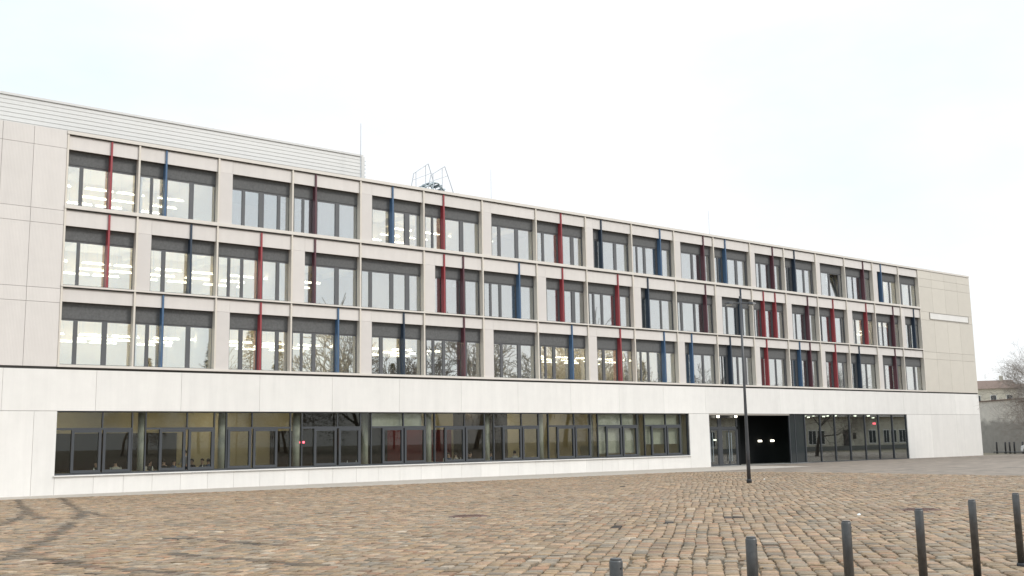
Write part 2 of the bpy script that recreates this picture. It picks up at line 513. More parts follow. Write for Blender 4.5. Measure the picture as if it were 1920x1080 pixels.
pane_cache = {}
for row in (1, 2, 3):
    zb, zt, sb, st = FL3[row]
    for k in range(18):
        a, b = S[k], S[k + 1]
        pier = PIER[row].get(k)
        wl = pier if pier else a + MW / 2
        wr = b - MW / 2
        # spandrel panel, set back a little between mullions
        sp('spandrel_panel', M_beige, ((a + MW / 2 if not pier else pier) + 0.004, wr - 0.004, 0.07, 0.13, sb, st))
        # soffit + lintel behind the panel
        if pier:
            sp('pier_panel', M_pier, (a + MW / 2 + 0.004, pier - 0.006, 0.045, 0.33, zb - 0.02, sb - 0.006))
            sp('pier_panel', M_beige, (a + MW / 2 + 0.004, pier - 0.006, 0.065, 0.33, sb + 0.006, st))
        panes = ROWS[row][k]
        y0, y1 = REC - 0.05, REC + 0.06
        # window frame: everything between the panes of this bay
        fr = MB()
        edges = [wl] + [e for p in panes for e in p] + [wr]
        # the parallax of the reveal is already in the measured edges
        edges[0] = min(edges[0], edges[1] - 0.03)
        edges[-1] = max(wr + 0.02, edges[-2] + 0.04)
        for q in range(0, len(edges), 2):
            l, r_ = edges[q], edges[q + 1]
            if r_ - l > 0.02:
                fr.box(l, r_, y0, y1, zb - 0.02, zt)
        fr.box(edges[0], edges[-1], y0 - 0.004, y1 + 0.004, zb - 0.05, zb + 0.03)
        fr.box(edges[0], edges[-1], y0 + 0.012, y1 + 0.004, zt, zt + 0.09)
        wo = spm('window', M_frame, fr)
        sp('blind_box', M_blind, (edges[0], edges[-1], y0 - 0.02, y1 + 0.03, zt + 0.09, st), parent=wo)
        for j, (l, r_) in enumerate(panes):
            if row == TILT_ROW and k == TILT_BAY and j == 1:
                # sash tilted inwards at the top
                pm = MB()
                hh = zt - zb
                pm.box(0, r_ - l, 0, 0.05, 0, 0.07)
                pm.box(0, r_ - l, 0, 0.05, hh - 0.1, hh - 0.03)
                pm.box(0, 0.07, 0, 0.05, 0.07, hh - 0.1)
                pm.box(r_ - l - 0.1, r_ - l, 0, 0.05, 0.07, hh - 0.1)
                so = pm.build('open_sash', M_frame, wo)
                so.location = (l - 50, REC + 0.08, zb + 0.03)
                so.rotation_euler = (R(-9), 0, 0)
                so['label'] = 'sash tilted open at its top'
                po = MB().box(0.07, r_ - l - 0.1, 0.015, 0.035, 0.07, hh - 0.1).build('pane', M_glass, wo)
                po.location = so.location
                po.rotation_euler = so.rotation_euler
                continue
            sp('pane', M_glass, (l - 0.01, r_ + 0.01, REC - 0.012 + 0.006 * ((j * 7 + k) % 3), REC + 0.012 + 0.006 * ((j * 7 + k) % 3), zb, zt + 0.01), parent=wo)
    # fins
    for x, c in {1: F1, 2: F2, 3: F3}[row]:
        o = sp('fin', FM[c], (x - MW, x, -0.012, REC - 0.055, zb - 0.02, st - 0.02))
        o['label'] = FL[c]
# mullions the height of the upper storeys, ledges a touch in front of them
for k, x in enumerate(S):
    sp('mullion', M_mull, (x - MW / 2, x + MW / 2, -0.02, REC - 0.04, 6.1, ZT))
for row in (2, 3):
    z0, z1 = LEDGE[row]
    sp('ledge', M_ledge, (S[0] - 0.05, S[-1] + 0.05, -0.05, 0.3, z0 + 0.03, z1 - 0.012))
    sp('ledge_shade_strip', M_joint, (S[0], S[-1], 0.0, 0.28, z0 - 0.035, z0 + 0.026))  # dark strip that paints the shade under each ledge
sp('sill_ledge', M_ledge, (S[0] - 0.05, S[-1] + 0.05, -0.06, REC + 0.1, LEDGE[1][0], LEDGE[1][1]))
sp('shadow_joint', M_joint, (XL, XR - 0.02, 0.05, 0.3, 5.87, 5.978))
sp('coping', M_ledge, (S[0] - 0.06, XR, -0.05, 0.5, ZT + 0.02, ZTOP))
sp('coping_dark_strip', M_joint, (S[0], S[-1], 0.0, 0.3, ZT - 0.03, ZT + 0.018))  # dark strip along the underside of the coping
sp('lintel', M_joint, (S[0], S[-1], 0.34, 0.44, 17.33, 17.5))

# plain beige end walls, made of tall sheets with open joints between them
def sheets(xs, zs, m_, y=0.0, g=0.012, name='wall_panel'):
    for i in range(len(xs) - 1):
        for j in range(len(zs) - 1):
            sp(name, m_, (xs[i] + g / 2, xs[i + 1] - g / 2, y, y + 0.08, zs[j] + g / 2, zs[j + 1] - g / 2))
zl = [5.985, 9.04, 9.72, 12.83, 13.53, 16.63, 17.54]
sheets([XL, 0.8, 4.1, 7.4, 10.66, 12.05, 13.56], zl, M_beige, y=0.0, g=0.016)
sp('backing_wall', M_jointl, (XL, 13.56, 0.1, 0.3, 5.98, 17.5))
sheets([89.47, 91.7, 94.0, 96.3, XR], [5.985, 9.04, 9.7, 12.68, 13.45, 15.8, 16.6, 17.35], M_tan, y=0.0, g=0.016)
sp('backing_wall', M_jointl, (89.47, XR - 0.02, 0.1, 0.3, 5.98, 17.3))
# name strip on the right-hand end wall
nm = sp('name_strip', M_white, (91.0, 97.9, -0.03, -0.008, 12.84, 13.39), label='pale recessed name strip')
sp('strip_frame', M_reveal, (90.93, 97.97, -0.05, -0.002, 13.39, 13.45), (90.93, 97.97, -0.05, -0.002, 12.78, 12.84), (90.93, 91.0, -0.05, -0.002, 12.84, 13.39), (97.9, 97.97, -0.05, -0.002, 12.84, 13.39), parent=nm)

# ---- white base: panels with joints
G = 0.012
HEAD, SILLZ = 3.91, 0.90
up = [XL, 2.9, 7.07, 11.23, 15.4, 19.59, 23.84, 28.17, 32.56, 36.99, 41.4, 45.86, 50.3, 54.7, 59.1, 63.5, 67.9, 72.3, 76.7, 81.1, 85.5, 89.9, 94.3, XR]
for i in range(len(up) - 1):
    sp('white_panel', M_white, (up[i] + G / 2, up[i + 1] - G / 2, 0.0, 0.1, HEAD + 0.006, 5.865))
sheets([XL, 0.2, 4.4, 8.55, 12.65, 13.67], [0.0, HEAD - 0.006], M_white, g=G, name='white_panel')
base = [13.67, 15.44, 16.85, 18.25, 19.67, 21.08, 22.48, 23.93, 25.37, 26.78, 28.24, 29.72, 31.17, 32.59, 34.05]
while base[-1] < 55.5:
    base.append(base[-1] + 1.45)
base[-1] = 57.26
sheets(base, [0.0, SILLZ - 0.07], M_white, g=G, name='white_panel')
sheets([57.26, 59.42], [0.0, HEAD - 0.006], M_white, g=G, name='white_panel')
sheets([85.86, 89.9, 94.3, XR], [0.0, HEAD - 0.006], M_white, g=G, name='white_panel')
sp('window_sill', M_white, (13.62, 57.3, -0.09, 0.2, SILLZ - 0.06, SILLZ), label='long white window sill')
sp('base_core', M_jointl, (XL + 0.05, 13.6, 0.11, 0.3, 0.0, HEAD), (13.6, 57.3, 0.11, 0.3, 0, SILLZ - 0.08), (57.3, 59.4, 0.11, 0.3, 0, HEAD), (85.88, XR - 0.05, 0.11, 0.3, 0, HEAD), (XL + 0.05, XR - 0.05, 0.11, 0.3, HEAD + 0.08, 5.86))

# ---- canteen window band
GA = [13.67, 17.91, 22.11, 26.42, 30.77, 35.13, 39.55, 44.0, 48.37, 52.83, 57.26]
GM = [15.82, 20.01, 23.53, 28.60, 32.94, 37.33, 41.78, 46.25, 50.60, 54.97]
GBx = [17.25, 21.45, 25.74, 30.06, 34.46, 38.83, 43.19, 47.69, 52.1, 56.47]
SA = [(14.4, 15.78), (18.6, 19.93), (22.17, 23.47), (27.15, 28.53), (31.5, 32.9), (35.84, 37.29), (40.24, 41.74), (44.72, 46.21), (49.1, 50.55), (53.46, 54.92)]
SB = [(15.86, 17.2), (20.08, 21.42), (23.59, 24.96), (28.67, 30.03), (32.99, 34.44), (37.38, 38.81), (41.83, 43.17), (46.3, 47.66), (50.66, 52.07), (55.02, 56.44)]
TR = 3.06
GY = 0.2
for i in range(10):
    a, a2, mm, b = GA[i], GA[i + 1], GM[i], GBx[i]
    fr = MB()
    P_ = 0.055
    fr.box(a - P_ / 2, a + P_ / 2, GY - 0.06, GY + 0.1, SILLZ, HEAD)
    fr.box(b - P_ / 2, b + P_ / 2, GY - 0.06, GY + 0.1, SILLZ, HEAD)
    fr.box(mm - P_ / 2, mm + P_ / 2, GY - 0.05, GY + 0.1, TR, HEAD)
    fr.box(a + P_ / 2, b - P_ / 2, GY - 0.054, GY + 0.1, TR - 0.05, TR + 0.05)
    fr.box(a + P_ / 2, a2 - P_ / 2, GY - 0.056, GY + 0.1, SILLZ - 0.005, SILLZ + 0.085)
    fr.box(a + P_ / 2, a2 - P_ / 2, GY - 0.058, GY + 0.1, HEAD - 0.06, HEAD + 0.03)
    if i == 9:
        fr.box(a2 - 0.05, a2 + 0.02, GY - 0.06, GY + 0.1, SILLZ, HEAD)
    wo = spm('canteen_window', M_frameg, fr)
    for (l, r_) in (SA[i], SB[i]):
        t_ = 0.125
        so = MB()
        so.box(l, r_, GY - 0.09, GY + 0.06, SILLZ + 0.085, SILLZ + 0.085 + t_)
        so.box(l, r_, GY - 0.09, GY + 0.06, TR - 0.05 - t_, TR - 0.055)
        so.box(l, l + t_, GY - 0.09, GY + 0.06, SILLZ + 0.085 + t_, TR - 0.05 - t_)
        so.box(r_ - t_, r_, GY - 0.09, GY + 0.06, SILLZ + 0.085 + t_, TR - 0.05 - t_)
        so = spm('sash', M_frameg, so, parent=wo)
        sp('pane', M_glassg, (l + t_ - 0.01, r_ - t_ + 0.01, GY - 0.02, GY, SILLZ + 0.2, TR - 0.165), parent=wo)
    # fixed lights: the narrow one, the two upper ones, and the column light up to the next module
    nl, nr = (a + P_ / 2, SA[i][0]) if i != 2 else (SB[i][1], b - P_ / 2)
    sp('pane', M_glassg, (nl, nr, GY + 0.01, GY + 0.03, SILLZ + 0.08, TR - 0.05), parent=wo)
    sp('pane', M_glassg, (a + P_ / 2, mm - P_ / 2, GY + 0.012, GY + 0.032, TR + 0.05, HEAD - 0.06), parent=wo)
    sp('pane', M_glassg, (mm + P_ / 2, b - P_ / 2, GY + 0.008, GY + 0.028, TR + 0.05, HEAD - 0.06), parent=wo)
    sp('pane', M_glassg, (b + P_ / 2, a2 - P_ / 2, GY + 0.01, GY + 0.03, SILLZ + 0.08, HEAD - 0.06), parent=wo)
    cmb = MB().lathe(((b + a2) / 2 + 0.42, 1.0, 0), [(0.19, 0.0), (0.19, 4.3)], 18)
    spm('column', M_conc, cmb, smooth=True)
# canteen room
BY = 7.5
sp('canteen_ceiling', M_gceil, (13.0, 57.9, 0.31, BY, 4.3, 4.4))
for i in range(10):
    sp('ceiling_lamp', M_clamp2 if i in (2, 5, 6, 7) else M_clamp, (GA[i] + 1.2, GA[i] + 3.0, 5.6, 5.9, 4.2, 4.296))
sp('back_wall', M_gwall, (13.0, 57.9, BY, BY + 0.1, 0.0, 4.3))
sp('side_wall', M_gwall, (12.9, 13.0, 0.31, BY, 0, 4.3))
sp('side_wall', M_gwall, (57.9, 58.0, 0.31, BY, 0, 4.3))
sp('canteen_floor', M_floor, (13.0, 57.9, 0.31, BY, 0.0, 0.2))
sp('partition_wall', M_dkwall, (41.6, 41.75, 1.6, BY, 0.04, 4.3))
sp('dark_board', M_dkwall, (15.5, 22.2, BY - 0.08, BY - 0.01, 0.9, 2.95), label='long dark board on canteen back wall')
sp('dark_board', M_dkwall, (28.0, 32.6, BY - 0.08, BY - 0.01, 0.3, 3.0), label='dark serving hatch')
sp('serving_wall', M_dkwall, (27.9, 34.3, 4.2, 4.3, 0.04, 4.28), label='dark serving wall')
sp('red_board', M_redwall, (36.2, 41.4, BY - 0.08, BY - 0.01, 0.3, 3.0), label='dark red board')
sp('dark_board', M_dkwall, (42.0, 44.8, BY - 0.08, BY - 0.01, 0.3, 3.0))
sp('cream_screen', M_gwall, (50.1, 53.2, 3.9, 4.0, 0.04, 1.7), label='low cream screen')
for i in range(4, 10):
    if i in (4, 8, 9):
        sp('roller_blind', M_conc, (GA[i] + 0.1, GBx[i] - 0.1, 0.42, 0.44, TR + 0.02 if i == 4 else (1.2 if i == 8 else 1.75), 4.25), label='grey roller blind')

# ---- entrance: glazed doors, black portal, dark return, lobby glazing
E0, ED, E1, E2, E3 = 59.42, 63.6, 63.85, 69.02, 71.02
sp('portal_head', M_reveal, (E0, E2, 0.02, 1.6, HEAD - 0.12, HEAD - 0.01))
sp('portal_wall', M_black, (E1, 74.5, 2.6, 2.75, 0, HEAD - 0.12))
sp('portal_side', M_black, (E0 - 0.02, E0 + 0.08, 0.31, 2.7, 0.0, HEAD - 0.12))
sp('portal_soffit', M_black, (E0, 74.5, 0.35, 2.6, HEAD - 0.125, HEAD - 0.121 + 0.2))
dy = 0.85
door_frame = spm('door_frame', M_frameg, MB().box(E0 + 0.08, ED, dy, dy + 0.1, 2.75, 2.95).box(E0 + 0.08, E0 + 0.2, dy, dy + 0.1, 0, 3.78).box(ED - 0.14, ED, dy, dy + 0.1, 0, 3.78).box(E0 + 0.2, ED - 0.14, dy, dy + 0.1, 3.6, 3.78).box(61.35, 61.75, dy - 0.003, dy + 0.103, 0, 3.6))
for l, r_ in ((E0 + 0.2, 61.35), (61.75, ED - 0.14)):
    sp('transom_pane', M_glassl, (l, r_, dy + 0.04, dy + 0.06, 2.95, 3.6), parent=door_frame)
    mid = (l + r_) / 2
    for s_, (da, db) in enumerate(((l + 0.01, mid - 0.01), (mid + 0.01, r_ - 0.01))):
        d = MB()
        d.box(da, da + 0.07, dy + 0.02, dy + 0.08, 0.02, 2.74).box(db - 0.07, db, dy + 0.02, dy + 0.08, 0.02, 2.74)
        d.box(da + 0.07, db - 0.07, dy + 0.02, dy + 0.08, 0.02, 0.14).box(da + 0.07, db - 0.07, dy + 0.02, dy + 0.08, 2.66, 2.74)
        do = spm('glass_door', M_frameg, d)
        sp('pane', M_glassl, (da + 0.07, db - 0.07, dy + 0.04, dy + 0.06, 0.14, 2.66), parent=do)
        hx = db - 0.13 if s_ == 0 else da + 0.13
        hm = MB().tube((hx, dy - 0.06, 0.35), (hx, dy - 0.06, 2.5), 0.028, n=8).tube((hx, dy - 0.06, 0.6), (hx, dy + 0.03, 0.6), 0.015, n=6).tube((hx, dy - 0.06, 2.2), (hx, dy + 0.03, 2.2), 0.015, n=6)
        spm('handle', M_steel, hm, parent=do)
# door-pocket wall beyond the doors, shiny black
sp('portal_glass', M_black, (ED, E1 + 0.02, dy + 0.01, 2.6, 0, HEAD - 0.13))
lob = [71.02, 73.09, 75.1, 77.21, 79.42, 81.5, 83.64, 85.85]
# dark return: a glass leaf standing in front of the portal
rt = spm('dark_return', M_frameg, MB().box(E2, E2 + 0.08, 0.1, 0.2, 0.02, HEAD - 0.01).box(69.75, 69.81, 0.1, 0.2, 0.02, HEAD - 0.01).box(E2 + 0.08, 70.98, 0.099, 0.201, 0.0, 0.08))
M_dkglass = mat('dark_panel_glass', (0.028, 0.034, 0.036), 0.08)
sp('dark_pane', M_dkglass, (E2 + 0.08, 69.75, 0.13, 0.17, 0.08, HEAD - 0.02), parent=rt)
sp('dark_pane', M_dkglass, (69.81, 70.98, 0.132, 0.172, 0.08, HEAD - 0.02), parent=rt)
lf = MB()
for i, x in enumerate(lob):
    hw = 0.045 if 0 < i < 7 else 0.06
    lf.box(x - hw, x + hw, 0.06, 0.22, 0.02, HEAD - 0.005)
lf.box(lob[0], lob[-1], 0.066, 0.216, 0.0, 0.07)
lf.box(lob[0], lob[-1], 0.068, 0.214, HEAD - 0.06, HEAD + 0.04)
lo = spm('lobby_glazing', M_frameg, lf)
for i in range(7):
    sp('pane', M_glassl, (lob[i] + 0.045, lob[i + 1] - 0.045, 0.13 + 0.004 * (i % 3), 0.15 + 0.004 * (i % 3), 0.07, HEAD - 0.06), parent=lo)
M_lobw = mat('lobby_wall', (0.13, 0.125, 0.11), 0.7, noise=0.1)
sp('lobby_wall', M_lobw, (74.55, 97.6, 13.4, 13.5, 0, 4.0))
sp('lobby_wall', M_lobw, (74.5, 74.6, 2.75, 13.4, 0, 3.84))
sp('lobby_wall', M_lobw, (97.5, 97.6, 0.31, 13.4, 0, 3.84))
sp('lobby_ceiling', mat('lobby_ceiling', (0.10, 0.098, 0.09), 0.8), (71.1, 97.5, 0.31, 13.4, 3.84, 3.95))
sp('lobby_floor', M_floor, (59.5, 97.5, 0.31, 13.4, 0, 0.03))
sp('lobby_back', M_dkwall, (59.5, 63.7, 4.4, 4.5, 0.03, 4.1))
sp('red_glow_box', M_rlamp, (88.35, 88.7, 5.0, 5.1, 3.12, 3.3), label='small glowing red box in the lobby')  # glowing box added to stand for a red spot in the lobby glass
for x, y in ((71.95, .7), (78.19, 4.9), (73.2, 0.8), (77.04, 2.5), (75.0, 0.7), (76.27, .8), (76.7, 1.2), (79.13, .8), (80.97, .7), (90.2, 6.2)):
    spm('downlight', M_down, MB().lathe((x, y, 3.735), [(0.08, 0), (0.12, 0.03), (0.12, 0.104)], 12))
for x, z in ((61.15, 3.62), (63.2, 3.64)):
    spm('downlight', M_down, MB().lathe((x, 0.62, z), [(0.07, 0), (0.1, 0.03), (0.1, HEAD - 0.125 - z)], 12))
for x in (68.3, 69.87):
    # wall lamps on the black portal wall, plate + shade
    o = spm('wall_lamp', M_down, MB().box(x - 0.16, x + 0.16, 2.44, 2.57, 1.74, 1.88))
    sp('lamp_plate', M_black, (x - 0.2, x + 0.2, 2.57, 2.598, 1.7, 1.92), parent=o)
sp('wall_lamp', M_down, (63.3, 63.55, 2.95, 3.05, 1.9, 2.02))  # glowing box in place of lamps mirrored in the doors

# ---- inside the upper storeys
slabz = {1: 9.35, 2: 13.15, 3: 17.15}
for row in (1, 2, 3):
    zc = slabz[row]
    sp('floor_slab', M_ceil, (13.3, 89.6, 0.46, 9.0, zc, zc + 0.35))
    f0 = {1: 5.9, 2: 9.72, 3: 13.52}[row]
    sp('back_wall', M_wall, (13.3, 89.6, 8.6, 8.7, f0, zc))
    sp('room_floor', M_floor, (13.3, 89.6, 0.46, 8.6, f0 - 0.02, f0 + 0.06))
    for x in {1: (13.4, 21.9, 30.4, 43.4, 56.6, 65.4, 74.0, 82.4, 89.5), 2: (13.4, 26.1, 34.8, 43.6, 52.4, 61.2, 69.8, 78.2, 89.5), 3: (13.4, 21.9, 30.4, 39.2, 48.0, 56.8, 65.5, 74.0, 82.4, 89.5)}[row]:
        sp('partition_wall', M_ceil, (x, x + 0.15, 0.5, 8.6, f0 + 0.06, zc))
    for k in range(18):
        x = (S[k] + S[k + 1]) / 2
        sp('ceiling_beam', M_ceil, (x - 0.12, x + 0.12, 0.6, 8.58, zc - 0.32, zc - 0.002))
        if k % 2 == 1:
            cm = MB().lathe((S[k] + 0.45, 1.35, f0 + 0.06), [(0.17, 0), (0.17, zc - f0 - 0.07)], 14)
            spm('column', M_ceil, cm, smooth=True)
sp('room_board', mat('pinboard', (0.10, 0.09, 0.06), 0.8), (30.6, 43.3, 8.5, 8.59, 6.4, 7.9))
sp('room_screen', mat('red_screen', (0.26, 0.05, 0.04), 0.7), (86.6, 89.3, 3.0, 3.1, 5.98, 8.6))
sp('room_screen', bpy.data.materials['red_screen'], (87.2, 89.3, 3.2, 3.3, 9.8, 12.2))

# body: roof, sides, back
sp('roof', M_roof, (XL + 0.1, XR - 0.1, 0.5, DEEP, 17.36, 17.5))
sp('end_wall', M_beige, (XL, XL + 0.1, 0.1, DEEP, 5.98, 17.6))
sp('end_wall', M_white, (XL, XL + 0.1, 0.11, DEEP, 0, 5.86))
sp('end_wall', M_beige, (XR - 0.1, XR, 0.1, DEEP, 5.98, 17.3))
sp('end_wall', M_white, (XR - 0.1, XR, 0.11, DEEP, 0, 5.86))
sp('rear_wall', M_beige, (XL, XR, DEEP, DEEP + 0.2, 0, 17.6))

# ---- rooftop plant screen of horizontal louvre boards
PY = 2.0
scr = sp('rooftop_screen', M_louv, (XL, 31.15, PY + 0.12, 9.0, 17.5, 19.45), label='pale louvred rooftop screen')
LB = 8
for i in range(LB + 1):
    z0 = 17.52 + i * 0.215
    l = MB()
    xa, xb = XL, 31.22
    i0 = [(0.1, 0.0), (0.0, 0.03), (0.0, 0.15), (0.1, 0.205)]
    pts = [(PY + 0.03, z0 + 0.001), (PY - 0.0, z0 + 0.01), (PY + 0.012, z0 + 0.206), (PY + 0.03, z0 + 0.2145)]
    n0 = len(l.v)
    for x in (xa, xb):
        l.v += [(x, a, b) for a, b in pts]
    for q in range(4):
        l.f.append((n0 + q, n0 + (q + 1) % 4, n0 + 4 + (q + 1) % 4, n0 + 4 + q))
        l.m.append(0)
    l.f += [(n0 + 3, n0 + 2, n0 + 1, n0), (n0 + 4, n0 + 5, n0 + 6, n0 + 7)]
    l.m += [0, 0]
    spm('louvre', M_louv, l, parent=scr)
sp('screen_cap', M_louv, (XL, 31.24, PY - 0.05, PY + 0.3, 19.46, 19.58), parent=scr)
sp('screen_post', M_louv, (31.1, 31.32, PY - 0.06, PY + 0.3, 17.5, 19.456), parent=scr)
for i in range(7):
    sp('bracket', M_steel, (31.32, 31.42, PY, PY + 0.1, 17.75 + i * 0.24, 17.81 + i * 0.24), parent=scr)

# ---- the roof's own things
def rod(x, y, z0, z1, r, label):
    t = empty('lightning_rod', (x, y, z0))
    tag(t, label, 'lightning rod', 'lightning rods on the roof')
    MB().tube((0, 0, 0), (0, 0, z1 - z0), r, r * 0.6, 6).build('rod', M_rail, t)
    MB().lathe((0, 0, -0.02), [(0.12, 0), (0.12, 0.06), (0.04, 0.1)], 10).build('foot', M_conc, t)
rod(30.5, 1.0, 17.52, 21.2, 0.028, 'tall pale lightning rod at the right end of the rooftop screen')
rod(40.26, 1.0, 17.52, 19.8, 0.015, 'thin lightning rod to the right of the roof stair')
rod(61.57, 1.0, 17.52, 19.7, 0.015, 'thin lightning rod above the right half of the roof edge')

st = empty('roof_stair', (36.0, 1.6, 17.5))
tag(st, 'grey steel crossover stair with two tube handrails on the roof edge', 'roof stair')
for yy, pts in ((0.8, [(-1.07, 0.5), (-0.83, 1.61), (0.27, 2.41), (0.95, 0.5)]), (-0.1, [(-0.36, 0.4), (-0.13, 1.41), (0.94, 2.13), (1.59, 0.5)])):
    rl = MB()
    for p, q in zip(pts, pts[1:]):
        rl.tube((p[0], yy, p[1]), (q[0], yy, q[1]), 0.027, n=6)
    rl.tube((pts[1][0] + 0.16, yy, pts[1][1] + .1), (pts[1][0] + 0.16, yy, 0.5), 0.022, n=6)
    rl.tube((pts[2][0] - 0.2, yy, pts[2][1] - .13), (pts[2][0] - 0.2, yy, 0.7), 0.022, n=6)
    rl.tube((pts[0][0] + 0.16, yy, pts[1][1] - .45), (pts[2][0] + 0.2, yy, pts[2][1] - .6), 0.017, n=6)
    rl.build('handrail', M_rail, st)
for i, (x, z) in enumerate(((-0.7, 0.5), (-0.4, 0.68), (-0.1, 0.86), (0.25, 0.95), (0.6, 0.83), (0.85, 0.62), (1.05, 0.42))):
    part('step', M_steel, st, (x - 0.17, x + 0.17, -0.05, 0.74, z, z + 0.06))
for yy in (-0.08, 0.78):
    sb = MB()
    for p, q in (((-1.1, 0.25), (0.1, 0.94)), ((0.1, 0.94), (0.45, 0.94)), ((0.45, 0.94), (1.25, 0.2)), ((-0.2, 0.0), (0.1, 0.9)), ((0.9, 0.0), (0.5, 0.9))):
        sb.tube((p[0], yy, p[1]), (q[0], yy, q[1]), 0.045, n=6)
    sb.build('stringer', M_steel, st)

# ---- tube lights hanging in the classrooms: things
ORD = ['first', 'second', 'third', 'fourth', 'fifth', 'sixth', 'seventh', 'eighth', 'ninth', 'tenth', 'eleventh', 'twelfth', 'thirteenth', 'fourteenth', 'fifteenth', 'sixteenth', 'seventeenth', 'eighteenth']
FNAME = {1: 'lowest beige storey', 2: 'middle beige storey', 3: 'top storey'}
tl_body = MB().box(-0.75, 0.75, -0.07, 0.07, 0.0, 0.05).mesh('tube_housing', M_ceil)
tl_tube = MB().box(-0.72, 0.72, -0.055, 0.055, -0.035, -0.002).mesh('tube', M_tube)
tl_up = MB().box(-0.7, 0.7, -0.05, 0.05, 0.0505, 0.06).mesh('ceiling_fill', M_fill)  # added glowing strip, unseen from below, that lights the ceiling
tl_rod = MB().tube((-0.5, 0, 0.05), (-0.5, 0, 1.34), 0.008, n=5).tube((0.5, 0, 0.05), (0.5, 0, 1.34), 0.008, n=5).mesh('hanger', M_steel)
lit = {3: [0, 1, 5, 6, 16, 17], 2: [0, 1, 2, 3, 17], 1: [0, 1, 2, 3, 4, 5, 7, 8, 9, 17]}
for row, ks in lit.items():
    for k in ks:
        for j, (yy, nm_) in enumerate(((4.2, 'front'), (6.2, 'middle'), (8.0, 'rear'))):
            for h_, (dx, side) in enumerate(((-1.15, 'left'), (1.05, 'right'))):
                x = (S[k] + S[k + 1]) / 2 + dx + (0.35 if j == 1 else 0)
                t = empty('tube_light', (x, yy, slabz[row] - 1.35))
                tag(t, '%s lit tube light of the %s row behind the %s window bay, %s' % (side, nm_, ORD[k], FNAME[row]), 'ceiling light', 'tube lights in the classrooms')
                for nm2, me in (('housing', tl_body), ('tube', tl_tube), ('ceiling_fill', tl_up), ('hanger', tl_rod)):
                    link(bpy.data.objects.new(nm2, me), t)

# ---- people in the canteen
def person_mesh(seated, shirt):
    vs = {}
    if seated:
        P = [(0, 0, .47), (0, -.02, .70), (0, -.05, .93), (0, -.08, 1.03), (0, -.10, 1.13), (0, -.11, 1.24),
             (-.17, -.05, .94), (-.22, -.16, .74), (-.12, -.36, .77), (.17, -.05, .94), (.22, -.16, .74), (.12, -.36, .77),
             (-.09, 0, .47), (-.11, -.40, .48), (-.11, -.38, .08), (-.11, -.5, .05), (.09, 0, .47), (.11, -.40, .48), (.11, -.38, .08), (.11, -.5, .05)]
    else:
        P = [(0, 0, .93), (0, 0, 1.15), (0, 0, 1.40), (0, -.01, 1.50), (0, -.02, 1.60), (0, -.02, 1.71),
             (-.19, 0, 1.40), (-.24, -.05, 1.13), (-.18, -.24, 1.02), (.19, 0, 1.40), (.24, -.03, 1.13), (.22, -.12, .9),
             (-.09, 0, .91), (-.10, -.02, .49), (-.10, .03, .08), (-.10, -.12, .05), (.09, 0, .91), (.11, .02, .49), (.12, .06, .08), (.12, -.08, .05)]
    E_ = [(0, 1), (1, 2), (2, 3), (3, 4), (4, 5), (2, 6), (6, 7), (7, 8), (2, 9), (9, 10), (10, 11), (0, 12), (12, 13), (13, 14), (14, 15), (0, 16), (16, 17), (17, 18), (18, 19)]
    rad = [.14, .135, .13, .055, .085, .075, .065, .05, .036, .065, .05, .036, .085, .07, .05, .04, .085, .07, .05, .04]
    me = bpy.data.meshes.new('skel')
    me.from_pydata(P, E_, [])
    o = bpy.data.objects.new('skel', me)
    COL.objects.link(o)
    sk = o.modifiers.new('s', 'SKIN')
    me.skin_vertices[0].data[0].use_root = True
    for i, r in enumerate(rad):
        me.skin_vertices[0].data[i].radius = (r, r * (0.8 if i < 3 else 1.0))
    o.modifiers.new('ss', 'SUBSURF').levels = 1
    dg = bpy.context.evaluated_depsgraph_get()
    dg.update()
    nm2 = bpy.data.meshes.new_from_object(o.evaluated_get(dg))
    COL.objects.unlink(o)
    bpy.data.objects.remove(o)
    nm2.materials.clear()
    for x in (M_skin, shirt, M_sh[3]):
        nm2.materials.append(x)
    hz, nz_ = (.99, .47) if seated else (1.46, .93)
    for p in nm2.polygons:
        c = p.center
        hand = (c.y < -.3) if seated else (c.z < 1.05 and abs(c.x) > .17)
        p.material_index = 0 if (c.z > hz or (hand and c.z > .6)) else (1 if c.z > nz_ + .03 else 2)
        p.use_smooth = True
    nm2.name = 'person_body'
    return nm2

def hair_mesh(c, longer):
    mb = MB()
    n, mrow = 12, 6
    r = 0.105
    for j in range(mrow):
        t = (j / (mrow - 1)) * (2.1 if longer else 1.75)
        for k in range(n):
            a = 2 * math.pi * k / n
            cut = 1.0 if math.sin(a) > -0.4 else 0.62
            tt = t * cut
            mb.v.append((c[0] + r * math.sin(tt) * math.cos(a), c[1] + 0.015 + r * 1.05 * math.sin(tt) * math.sin(a), c[2] + r * 1.1 * math.cos(tt)))
    for j in range(mrow - 1):
        for k in range(n):
            mb.f.append((j * n + k, j * n + (k + 1) % n, (j + 1) * n + (k + 1) % n, (j + 1) * n + k))
            mb.m.append(0)
    return mb.mesh('hair', M_hair, True)

bodies = [person_mesh(True, s_) for s_ in M_sh]
hairs = [hair_mesh((0, -.11, 1.2), False), hair_mesh((0, -.11, 1.2), True)]
SHN = ['grey', 'pale', 'blue', 'black']
